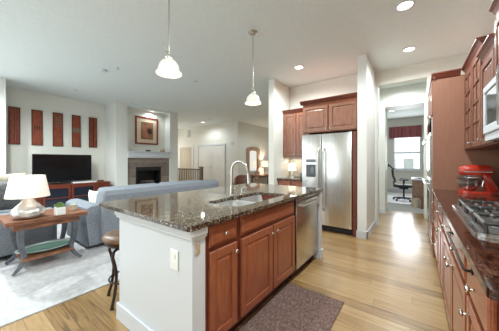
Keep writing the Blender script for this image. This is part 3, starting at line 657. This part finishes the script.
for k in range(3): g.box(.225+k*.03, .242+k*.03, .936, .946, .03, IZ-.03, .003)
g.box(.36, .79, .938, .946, .05, .13).box(.36, .79, .938, .946, .75, .84).box(.36, .42, .938, .946, .13, .75).box(.73, .79, .938, .946, .13, .75)
tag(g.build('end_panel', 'cherry'), 'fluted cherry end panel closing the near end of the right cabinets', 'panel')
tb = thing('towel_bar', (.16, 1.6, .82), 'long metal bar fixed to the drawers below the cooktop', 'towel bar')
G().tube([(.188, 1.28, .83), (.16, 1.28, .83), (.158, 1.29, .83), (.158, 1.89, .83), (.16, 1.9, .83), (.188, 1.9, .83)], .006, 8).build('bar', 'bronze', tb, True)
for y in (1.28, 1.9): G().cyl((.186, y, .83), (.180, y, .83), .014).build('mount', 'blackm', tb, True)
# cooktop
ck = thing('gas_cooktop', (.5, 2.03, .91), 'stainless gas cooktop with black iron grates in the right worktop', 'cooktop')
CX0, CX1, CY0, CY1 = .235, .775, 1.56, 2.5
G().slab(rrect(CX0, CX1, CY0, CY1, .05), [], .9101, .922).build('pan', 'steel', ck)
G().slab(rrect(CX0+.0, CX1, CY0, CY1, .05), [rrect(CX0+.018, CX1-.018, CY0+.018, CY1-.018, .04)], .921, .928).build('raised_rim', 'chrome', ck)
for bx, by, r in ((.37, 1.76, .04), (.58, 1.76, .045), (.475, 2.03, .055), (.37, 2.3, .045), (.58, 2.3, .04)):
    o = G().lathe((bx, by, .922), [(r*1.3, 0), (r*1.25, .008), (r, .012), (r, .018), (0, .02)], 22).build('burner', 'iron', ck, True)
    G().lathe((bx, by, .941), [(r*.8, 0), (r*.8, .006), (r*.6, .01), (0, .01)], 22).build('burner_cap', 'blackm', o, True)
for y0, y1 in ((1.60, 1.885), (1.895, 2.165), (2.175, 2.46)):
    g = G(); yc = (y0+y1)/2; r = .011; zt = .968
    for y in (y0+.01, y1-.01): g.tube([(.275, y, zt), (.69, y, zt)], r, 6)
    for x in (.28, .475, .685): g.tube([(x, y0+.01, zt), (x, y1-.01, zt)], r, 6)
    for x in (.345, .41, .54, .61): g.tube([(x, y0+.01, zt), (x, y0+.09, zt+.006)], r*.9, 6).tube([(x, y1-.01, zt), (x, y1-.09, zt+.006)], r*.9, 6)
    for x in (.28, .685):
        for y in (y0+.01, y1-.01): g.cyl((x, y, .922), (x, y, zt), .009, .007, 8)
    g.build('grate', 'iron', ck, True)
for y in (1.72, 1.87, 2.02, 2.17, 2.32):
    G().lathe((.735, y, .922), [(.02, 0), (.02, .006), (.016, .01), (.015, .03), (0, .032)], 16).build('knob', 'blackm', ck, True)

# ------------------------------------------------------------ tall oven cabinet
tc = thing('tall_cabinet', (.5, 4.48, 0), 'floor to head height cherry oven cabinet beside the office passage', 'cabinet')
G().box(.175, .815, 3.872, 3.892, 0, 2.37).build('side_panel', 'panel', tc)
G().box(.185, .815, 3.893, 5.095, .1, 2.37).box(.24, .815, 3.893, 5.095, 0, .1).build('body', 'cherry', tc)
g = G(); g.prism([(3.872, 2.36), (3.86, 2.37), (3.845, 2.395), (3.83, 2.42), (3.822, 2.425), (3.822, 2.44), (3.9, 2.44), (3.9, 2.36)], .16, .446, 'x')
g.prism([(.184, 2.36), (.178, 2.37), (.172, 2.395), (.166, 2.42), (.162, 2.425), (.162, 2.44), (.2, 2.44), (.2, 2.36)], 3.845, 5.095, 'y'); g.build('crown', 'crownw', tc)
for z0, z1 in ((.12, .40), (1.92, 2.34)):
    for a, b in ((3.91, 4.485), (4.495, 5.08)):
        o = door_mesh('x', .1845, -1, a, b, z0, z1).build('door', 'cherry', tc); knob('x', .164, -1, 4.45 if a < 4 else 4.53, z0+.05 if z0 > 1 else z1-.05, o)
ov = thing('wall_oven', (.17, 4.48, .42), 'white faced double wall oven in the tall cabinet, seen edge on', 'oven')
G().box(.165, .1845, 4.02, 4.96, .42, 1.90, .003).build('trim_frame', 'steel_v', ov)
for z0, z1 in ((.45, 1.02), (1.06, 1.64)):
    o = G().box(.145, .165, 4.04, 4.94, z0, z1, .004).build('oven_door', 'steel_v', ov)
    G().box(.1435, .1455, 4.16, 4.82, z0+.1, z1-.16).build('window', 'black', o)
    pull('x', .145, -1, 4.08, 4.90, z1-.06, o, 'chrome', .012, .05)
G().box(.15, .165, 4.04, 4.94, 1.68, 1.88, .003).build('control_panel', 'black', ov)

# ------------------------------------------------------------ right wall cabinets and microwave
UX = .50
def crown_x(t, y0, y1, zt, x=UX, ret=True):
    g = G(); g.prism([(x+.01, zt-.10), (x-.005, zt-.095), (x-.012, zt-.06), (x-.03, zt-.03), (x-.045, zt-.015), (x-.05, zt-.012), (x-.05, zt), (x+.01, zt)], y0, y1, 'y')
    g.prism([(y0+.001, zt-.10), (y0-.0, zt-.06), (y0-.0, zt), (y0+.02, zt), (y0+.02, zt-.10)], x+.005, .815, 'x')
    return g.build('crown', 'crownw', t)
def wall_cab(y0, y1, z0, zt, label, doors, glass=True):
    t = thing('upper_cabinet', (.65, (y0+y1)/2, z0), label, 'cabinet', 'cherry wall cabinets')
    g = G(); g.box(UX, .815, y0+.0015, y0+.018, z0, zt-.05).box(UX, .815, y1-.018, y1-.0015, z0, zt-.05).box(UX, .815, y0+.018, y1-.018, z0, z0+.018).box(UX, .815, y0+.018, y1-.018, zt-.07, zt-.05)
    g.box(.80, .815, y0+.018, y1-.018, z0+.018, zt-.07).box(UX, UX+.018, y0+.018, y0+.04, z0+.018, zt-.07).box(UX, UX+.018, y1-.04, y1-.018, z0+.018, zt-.07).box(UX, UX+.018, y0+.018, y1-.018, zt-.10, zt-.07)
    if glass:
        for q in (1, 2): g.box(UX+.03, .80, y0+.018, y1-.018, z0+(zt-z0)*q/3, z0+(zt-z0)*q/3+.018)
    g.build('body', 'upc', t)
    for a, b, ka in doors:
        o = door_mesh('x', UX-.0005, -1, a, b, z0+.01, zt-.11, .02, .055, glass).build('door', 'upc', t)
        if glass:
            G().box(UX-.010, UX-.007, a+.05, b-.05, z0+.06, zt-.16).build('door_glass', 'cglass', o)
            g = G(); n = 4
            for q in range(1, n): g.box(UX-.020, UX-.006, a+.05, b-.05, z0+.06+(zt-.22-z0)*q/n-.008, z0+.06+(zt-.22-z0)*q/n+.008)
            g.box(UX-.020, UX-.006, (a+b)/2-.008, (a+b)/2+.008, z0+.06, zt-.16); g.build('muntins', 'upc', o)
        knob('x', UX-.0205, -1, ka, z0+.06, o)
    crown_x(t, y0, y1, zt); return t
wall_cab(3.41, 3.868, 1.42, 2.44, 'glass fronted cherry wall cabinet touching the tall oven cabinet', [(3.42, 3.86, 3.45)])
wall_cab(2.97, 3.41, 1.42, 2.44, 'second glass fronted cherry wall cabinet from the tall oven cabinet', [(2.98, 3.40, 3.37)])
wall_cab(2.52, 2.97, 1.42, 2.27, 'shorter cherry wall cabinet left of the microwave', [(2.53, 2.96, 2.93)], False)
wall_cab(1.74, 2.52, 1.86, 2.46, 'cherry wall cabinet directly above the microwave', [(1.75, 2.125, 2.09), (2.135, 2.51, 2.17)], False)
wall_cab(1.1, 1.74, 1.42, 2.46, 'cherry wall cabinet right of the microwave at the picture edge', [(1.11, 1.415, 1.38), (1.425, 1.73, 1.46)], False)
mw = thing('microwave_oven', (.62, 2.13, 1.43), 'built-in microwave with white frame and dark glass above the cooktop', 'microwave')
G().box(.45, .815, 1.75, 2.515, 1.435, 1.85, .004).build('body', 'grey', mw)
dr = G().box(.42, .45, 1.75, 2.515, 1.49, 1.55, .004).box(.42, .45, 1.75, 2.515, 1.80, 1.85, .004).box(.42, .45, 2.48, 2.515, 1.55, 1.80, .004).box(.42, .45, 1.75, 1.98, 1.55, 1.80, .004).build('door_frame', 'white', mw)
G().box(.428, .436, 1.98, 2.48, 1.55, 1.80).build('glass', 'mwg', dr)
pull('x', .42, -1, 1.90, 0, 1.80, dr, 'chrome', .010, .04, True, z2=1.53)
G().box(.43, .45, 1.75, 2.515, 1.435, 1.487, .003).build('vent_grille', 'white', mw)

# ------------------------------------------------------------ stand mixer
mx = thing('stand_mixer', (.58, 3.66, .91), 'glossy red stand mixer with a steel bowl on the right worktop', 'mixer')
MY = 3.66
g = G(); g.slab(rrect(.40, .735, MY-.10, MY+.10, .09, 8), [], .911, .94)
g.build('base', 'red', mx, True)
g = G(); g.prism([(.63, .935), (.632, 1.0), (.622, 1.06), (.60, 1.125), (.665, 1.13), (.685, 1.05), (.705, .98), (.73, .935)], MY-.055, MY+.055, 'y')
bmesh.ops.bevel(g.b, geom=list(g.b.edges), offset=.015, segments=2, profile=.5, affect='EDGES'); g.build('column', 'red', mx, True)
g = G(); rings = []
for x, rz, ry, zc in ((.405, .03, .035, 1.17), (.415, .05, .05, 1.17), (.45, .06, .06, 1.172), (.55, .065, .065, 1.175), (.61, .062, .062, 1.175), (.66, .055, .055, 1.175), (.69, .045, .045, 1.17), (.70, .02, .02, 1.17)):
    rings.append([g.b.verts.new((x, MY+ry*math.copysign(abs(math.cos(t))**.7, math.cos(t)), zc+rz*math.copysign(abs(math.sin(t))**.7, math.sin(t)))) for t in [2*PI*k/20 for k in range(20)]])
for a, b in zip(rings, rings[1:]):
    for k in range(20): g.b.faces.new((a[k], a[(k+1) % 20], b[(k+1) % 20], b[k]))
g.b.faces.new(rings[0][::-1]); g.b.faces.new(rings[-1]); hd = g.build('head', 'red', mx, 'all')
G().box(.44, .675, MY-.0655, MY+.0655, 1.152, 1.166, .004).build('trim_band', 'chrome', hd)
G().cyl((.47, MY, 1.12), (.47, MY, 1.09), .035, .02).cyl((.47, MY, 1.09), (.47, MY, 1.0), .007).build('beater_shaft', 'chrome', hd, True)
G().cyl((.405, MY, 1.17), (.395, MY, 1.17), .025).build('hub_cap', 'chrome', hd, True)
G().lathe((.49, MY, .94), [(.045, 0), (.05, .004), (.06, .015), (.09, .05), (.105, .1), (.108, .148), (.112, .15), (.104, .148), (.1, .1), (.08, .05), (0, .02)], 32).build('bowl', 'steel', mx, 'all')
G().tube([(.59, MY-.05, 1.07), (.60, MY-.10, 1.06), (.59, MY-.10, 1.0), (.565, MY-.055, .99)], .007).build('bowl_handle', 'chrome', mx, True)

# ------------------------------------------------------------ pendant and ceiling fittings
def pendant(y, label):
    t = thing('pendant_lamp', (-1.8, y, 2.03), label, 'pendant lamp', 'pendant lamps over the island')
    x = -1.8
    G().lathe((x, y, H), [(.065, -.001), (.065, -.012), (.04, -.03), (.012, -.04), (0, -.04)], 24).build('canopy', 'nickel', t, True)
    G().cyl((x, y, H-.03), (x, y, 2.27), .006, .006, 8).build('rod', 'nickel', t, True)
    G().lathe((x, y, 2.19), [(.03, 0), (.032, .03), (.014, .05), (.012, .09), (0, .09)], 16).tube([(x+.03*math.cos(k*.7), y+.03*math.sin(k*.7), 2.22+.012*k) for k in range(9)], .004, 6).build('socket_cup', 'nickel', t, True)
    G().lathe((x, y, 2.07), [(.112, 0), (.111, .012), (.100, .022), (.089, .032), (.090, .05), (.082, .082), (.062, .110), (.035, .127), (.03, .13), (.028, .125), (.058, .105), (.077, .077), (.085, .048), (.085, .03), (.108, .002), (.112, 0)], 36).build('shade', 'alab', t, 'all')
    l = bpy.data.lights.new('pendant_bulb', 'POINT'); l.energy = 1.2; l.color = (1, .9, .76); l.shadow_soft_size = .04
    o = bpy.data.objects.new('pendant_bulb', l); COL.objects.link(o); o.location = (0, 0, .05); o.parent = t
    return t
pendant(1.208, 'nearer white bell pendant lamp hanging over the island')
pendant(2.513, 'farther white bell pendant lamp hanging over the island')
def can(x, y, label, e=14, z=H, r=.075):
    t = thing('recessed_light', (x, y, z-.012), label, 'ceiling light', 'recessed ceiling lights')
    G().lathe((x, y, z), [(r+.022, -.001), (r+.02, -.008), (r, -.012), (r, -.004), (r+.0, -.001)], 28).build('trim_ring', 'white', t, True)
    G().lathe((x, y, z), [(0, -.005), (r-.001, -.005), (r-.001, -.002), (0, -.002)], 28).build('lens', 'can', t)
    l = bpy.data.lights.new('can_bulb', 'SPOT'); l.energy = e; l.color = (.88, .97, .99); l.spot_size = 2.95; l.spot_blend = .6; l.shadow_soft_size = .06
    o = bpy.data.objects.new('can_bulb', l); COL.objects.link(o); o.parent = t; o.location = (0, 0, -.03)
can(-.105, 3.102, 'round recessed light nearest the top edge of the picture', 90)
can(-.095, 4.355, 'round recessed light before the office passage', 62)
can(-1.773, 3.958, 'round recessed light in front of the refrigerator', 120)
can(-7.2, 4.2, 'small recessed light above the fireplace picture', 14, 2.98, .05)
can(-7.766, 6.95, 'recessed light in the ceiling above the white hall doors', 45)
can(-.7, 9.3, 'ceiling light in the office seen through the passage', 12)
can(-1.9, -2.2, 'added recessed fill light behind the viewer on the island side', 60)  # cans from here down are unseen, added to even out the light
can(-3.6, -.5, 'added living room fill light left of the view, nearest the kitchen', 150)  # this row is added out of view to wash the television wall
can(-5.1, .35, 'added living room fill light left of the view, middle of its row', 240)
can(-5.9, .05, 'added living room fill light left of the view, nearest the television wall', 150)
can(-.1, -.8, 'added recessed fill light behind the viewer on the cooktop side', 90)
can(-.1, 1.2, 'added recessed fill light straight above the viewer', 110)
can(-.25, 5.85, 'added recessed fill light inside the short office passage', 62)  # hidden above the header, added to brighten the passage
can(-4.6, 8.2, 'added recessed fill light in the hall behind the kitchen partition', 60)  # out of sight, added to lift the hall
def disc(x, y, r, h, label, name='smoke_detector'):
    tag(G().lathe((x, y, H), [(r, -.001), (r, -h*.6), (r*.8, -h), (0, -h)], 24).build(name, 'white', smooth=True), label, 'ceiling fitting')
disc(-4.87, 1.84, .06, .03, 'white detector on the ceiling left of the near pendant lamp')
disc(-4.55, 1.95, .02, .035, 'tiny sprinkler cap right beside the ceiling detector', 'sprinkler_head')
disc(-6.8, 1.94, .05, .02, 'flat white cap on the ceiling close to the television wall', 'sprinkler_head')
disc(-3.93, 3.29, .06, .02, 'flat white cap on the ceiling between the two pendant lamps', 'sprinkler_head')
disc(-6.95, 6.6, .07, .035, 'white smoke detector on the hall ceiling')
tag(G().box(-6.75, -6.60, 7.68, 7.699, 2.03, 2.17, .004).build('thermostat', 'white'), 'square white thermostat box on the hall wall right of the double doors', 'thermostat')
ch = thing('door_chime', (-9.7, 7.7, 2.6), 'pale door chime high on the hall wall', 'door chime')
G().box(-9.78, -9.72, 7.65, 7.699, 2.55, 2.9, .005).build('tube_housing', 'ivory', ch); G().box(-9.66, -9.60, 7.65, 7.699, 2.55, 2.9, .005).build('tube_housing', 'ivory', ch)

# ------------------------------------------------------------ hall furniture
rl = thing('stair_railing', (-7.6, 6.0, 0), 'wooden stair railing with slim balusters in the hall', 'railing')
G().box(-8.6, -6.85, 5.97, 6.03, .93, .98, .01).build('handrail', 'rail', rl)
for k in range(15): G().box(-8.55+k*.118, -8.525+k*.118, 5.985, 6.015, .07, .93).build('baluster', 'rail', rl)
G().box(-8.6, -6.85, 5.97, 6.03, .03, .07).build('bottom_rail', 'rail', rl)
G().box(-6.85, -6.74, 5.945, 6.055, 0, 1.03).box(-6.87, -6.72, 5.925, 6.075, 1.03, 1.07, .01).build('newel_post', 'rail', rl)
G().box(-8.66, -8.6, 5.96, 6.04, 0, 1.0).build('newel_post', 'rail', rl)
mi = thing('wall_mirror', (-6.33, 8.85, .5), 'tall arched wooden framed mirror on the hall wall', 'mirror')
def arch(y0, y1, z0, z1, r, n=12):
    yc = (y0+y1)/2; p = [(y0, z0), (y1, z0)]
    for k in range(n+1):
        a = PI*k/n; p.append((yc+(y1-y0)/2*math.cos(a), z1-r+r*math.sin(a)))
    return p
o_, i_ = arch(8.30, 9.40, .5, 1.98, .14), arch(8.53, 9.17, .68, 1.80, .08)
g = G(); es = []
for lpp in (o_, i_):
    vs = [g.b.verts.new((-6.30, y, z)) for y, z in lpp]; es += [g.b.edges.new((vs[k], vs[(k+1) % len(vs)])) for k in range(len(vs))]
r = bmesh.ops.triangle_fill(g.b, edges=es, use_beauty=True); e = bmesh.ops.extrude_face_region(g.b, geom=[f for f in r['geom'] if isinstance(f, bmesh.types.BMFace)])
for v in e['geom']:
    if isinstance(v, bmesh.types.BMVert): v.co.x = -6.339
g.build('frame', 'mirrorf', mi)
G().prism(i_, -6.338, -6.325, 'x').build('mirror_glass', 'mirror', mi)
cs = thing('console_table', (-6.1, 9.4, 0), 'low wooden console table against the hall wall holding a lamp', 'console table')
G().box(-6.3, -5.9, 8.6, 10.1, .58, .62, .005).build('top', 'chairw', cs)
for x in (-6.27, -5.97):
    for y in (8.64, 10.02): G().box(x, x+.04, y, y+.04, 0, .58).build('leg', 'chairw', cs)
G().box(-6.27, -5.93, 8.66, 10.04, .5, .579).build('apron', 'chairw', cs)
hl = thing('table_lamp', (-6.08, 9.5, .62), 'slim table lamp with a lit white shade beside the hall mirror', 'lamp')
G().lathe((-6.08, 9.5, .62), [(.07, 0), (.07, .015), (.012, .03), (.018, .2), (.01, .45), (0, .46)], 18).build('base', 'bronze', hl, True)
G().lathe((-6.08, 9.5, 1.0), [(.19, 0), (.15, .3), (.148, .3), (.188, 0), (.19, 0)], 28).build('shade', 'warm', hl, 'all')
l = bpy.data.lights.new('lamp_bulb', 'POINT'); l.energy = 22; l.color = (1, .86, .68); l.shadow_soft_size = .05
o = bpy.data.objects.new('lamp_bulb', l); COL.objects.link(o); o.location = (0, 0, .55); o.parent = hl
# chairs beyond the island
def ladder_chair(x, y, rz, label):
    t = thing('dining_chair', (x, y, 0), label, 'chair', 'wooden dining chairs beyond the island')
    mt = Matrix.Translation((x, y, 0)) @ Matrix.Rotation(rz, 4, 'Z')
    G().box(-.22, .22, -.2, .22, .44, .48, .01, 2, mt).build('seat', 'chairw', t)
    for a in (-.2, .16):
        G().box(a, a+.04, .18, .215, 0, .44, mt=mt).build('leg', 'chairw', t); G().box(a, a+.04, -.22, -.18, 0, .44, mt=mt).build('leg', 'chairw', t)
    g = G()
    for a in (-.2, .16): g.box(a, a+.04, -.235, -.2, .44, .97, .004, 1, mt)
    for z, h in ((.62, .05), (.76, .05), (.90, .07)): g.box(-.165, .165, -.23, -.205, z, z+h, .004, 1, mt)
    g.build('backrest', 'chairw', t); return t
ladder_chair(-3.95, 5.35, 2.4, 'wooden ladder back chair just left of the white partition, farther from it')
ladder_chair(-3.3, 5.35, 2.6, 'wooden ladder back chair closest to the white partition post')
bc = thing('counter_chair', (-2.95, 3.72, 0), 'brown leather chair with rounded back beyond the faucet', 'chair')
mt = Matrix.Translation((-2.95, 3.72, 0)) @ Matrix.Rotation(.6, 4, 'Z')
G().box(-.23, .23, -.22, .22, .50, .60, .04, 3, mt).build('seat', 'brownl', bc, True)
g = G(); n = 14; A = []
for s in (1, -1):
    for j in range(7):
        for k in range(n+1):
            a = PI*(.12+.76*k/n); rr = (.21 if s == 1 else .165); zt = .985-.16*abs(k/n*2-1)**3
            A.append(g.b.verts.new(mt @ Vector((rr*math.cos(a), rr*math.sin(a)*.9-.02, .58+(zt-.58)*j/6))))
for s in (0, 1):
    for j in range(6):
        for k in range(n):
            b = s*7*(n+1)+j*(n+1)+k; g.b.faces.new((A[b], A[b+1], A[b+n+2], A[b+n+1]))
o2 = 7*(n+1)
for k in range(n): g.b.faces.new((A[6*(n+1)+k], A[6*(n+1)+k+1], A[o2+6*(n+1)+k+1], A[o2+6*(n+1)+k])); g.b.faces.new((A[k], A[k+1], A[o2+k+1], A[o2+k]))
for j in range(6):
    for k in (0, n): g.b.faces.new((A[j*(n+1)+k], A[(j+1)*(n+1)+k], A[o2+(j+1)*(n+1)+k], A[o2+j*(n+1)+k]))
g.build('backrest', 'brownl', bc, True)
for a in (-.19, .19):
    for b in (-.18, .18):
        p = mt @ Vector((a, b, 0)); q = mt @ Vector((a*.95, b*.95, .51)); G().cyl(p, q, .016, .02, 10).build('leg', 'toe', bc, True)

# ------------------------------------------------------------ office furniture
vl = G()
n = 60; A = []; B = []
for k in range(n+1):
    x = -.93+1.10*k/n; yy = OY-.09-.02*math.sin(k*1.1)
    A.append((x, yy))
g = G(); poly = A+[(A[-1][0], OY-.002), (A[0][0], OY-.002)]; g.prism(poly, 2.25, 2.71, 'z')
tag(g.build('window_valance', 'valance'), 'striped red and mauve fabric valance over the office window', 'curtain')
tag(G().slab(rrect(-1.1, -.13, 8.2, 9.9, .08), [], .0045, .012).build('chair_mat', 'chmat'), 'pale chair mat under the black office chair', 'mat')
oc = thing('office_chair', (-.33, 8.85, .012), 'black mesh office chair on wheels in front of the window', 'chair')
X, Y = -.33, 8.85
for k in range(5):
    a = k*2*PI/5+.3; c, s = math.cos(a), math.sin(a)
    o = G().tube([(X, Y, .10), (X+c*.15, Y+s*.15, .095), (X+c*.3, Y+s*.3, .075)], [.03, .024, .018], 8).build('base_arm', 'blk', oc, True)
    G().cyl((X+c*.3-s*.02, Y+s*.3+c*.02, .04), (X+c*.3+s*.02, Y+s*.3-c*.02, .04), .028, .028, 12).build('caster', 'blk', o, True)
G().cyl((X, Y, .1), (X, Y, .42), .025).build('gas_lift', 'blk', oc, True)
G().box(X-.12, X+.12, Y-.1, Y+.1, .39, .44, .01).build('mechanism', 'blk', oc)
G().box(X-.25, X+.25, Y-.24, Y+.24, .45, .53, .035, 3).build('seat', 'blk', oc, True)
bk = G().tube([(X-.23, Y-.2, .62), (X-.29, Y-.21, .8), (X-.31, Y-.2, 1.0), (X-.27, Y-.1, 1.04), (X-.27, Y+.1, 1.04), (X-.31, Y+.2, 1.0), (X-.29, Y+.21, .8), (X-.23, Y+.2, .62), (X-.22, Y, .6), (X-.23, Y-.2, .62)], .02, 8).tube([(X-.12, Y, .43), (X-.27, Y, .45), (X-.28, Y, .62)], .022, 8).build('back_frame', 'blk', oc, True)
G().prism([(X-.235, .62), (X-.225, .62), (X-.285, .8), (X-.30, 1.03), (X-.31, 1.03), (X-.30, .8)], Y-.2, Y+.2, 'y').build('mesh_back', 'mesh', bk)
G().tube([(X-.29, Y, 1.03), (X-.36, Y, 1.1), (X-.40, Y, 1.16)], .02).box(X-.43, X-.39, Y-.13, Y+.13, 1.1, 1.2, .015, 2).build('headrest', 'blk', oc, True)
for s in (-1, 1): G().tube([(X, Y+s*.24, .49), (X, Y+s*.3, .52), (X, Y+s*.3, .68)], .015).box(X-.12, X+.14, Y+s*.3-.04, Y+s*.3+.04, .68, .71, .01).build('armrest', 'blk', oc, True)
dk = thing('desk', (.3, 8.2, .004), 'white topped office desk at the right of the passage', 'desk')
G().box(-.12, 1.3, 7.9, 8.6, .745, .785, .005).build('top', 'white', dk)
pd = G().box(-.10, .25, 7.94, 8.5, .30, .744).build('pedestal', 'boxb', dk)
G().box(-.10, .25, 7.94, 8.5, .2, .299).box(-.08, -.04, 7.96, 8.0, .004, .2).box(.2, .24, 7.96, 8.0, .004, .2).box(-.08, -.04, 8.4, 8.44, .004, .2).box(.2, .24, 8.4, 8.44, .004, .2).build('pedestal_base', 'boxb', dk)
drawer_mesh('y', 7.94, -1, -.09, .24, .53, .73).build('drawer', 'boxb', pd); drawer_mesh('y', 7.94, -1, -.09, .24, .31, .51).build('drawer', 'boxb', pd)
G().box(1.2, 1.26, 7.95, 8.0, .004, .744).box(1.2, 1.26, 8.5, 8.55, .004, .744).build('leg', 'white', dk)
tag(G().lathe((-.02, 7.72, .004), [(.075, 0), (.095, .24), (.1, .25), (.09, .245), (.07, .01), (0, .01)], 24).build('waste_basket', 'basket', smooth=True), 'cream wicker waste basket standing against the desk', 'basket')
tag(G().box(.09, .33, 7.6, 7.86, .004, .30, .005).build('storage_box', 'brownbox'), 'rust brown box on the office floor right of the wicker basket', 'box')
tag(G().box(-.06, .12, 8.0, 8.18, .786, .80, .003).build('notebook', 'blackm'), 'thin dark notebook lying on the white office desk', 'notebook')
# the neighbour's house seen through the office window
nb = thing('neighbour_house', (-1, 24, -.5), 'pale house outside, seen faintly through the office window', 'house')
G().box(-4, 4, 24, 30, -.5, 2.0).build('wall', 'siding', nb)
G().prism([(-4.4, 2.0), (4.4, 2.0), (0, 3.6)], 23.6, 30.4, 'y').build('roof', 'siding', nb)
for x in (-2.2, -.9): G().box(x, x+.7, 23.96, 24, .5, 1.5).build('window', 'backs', nb)
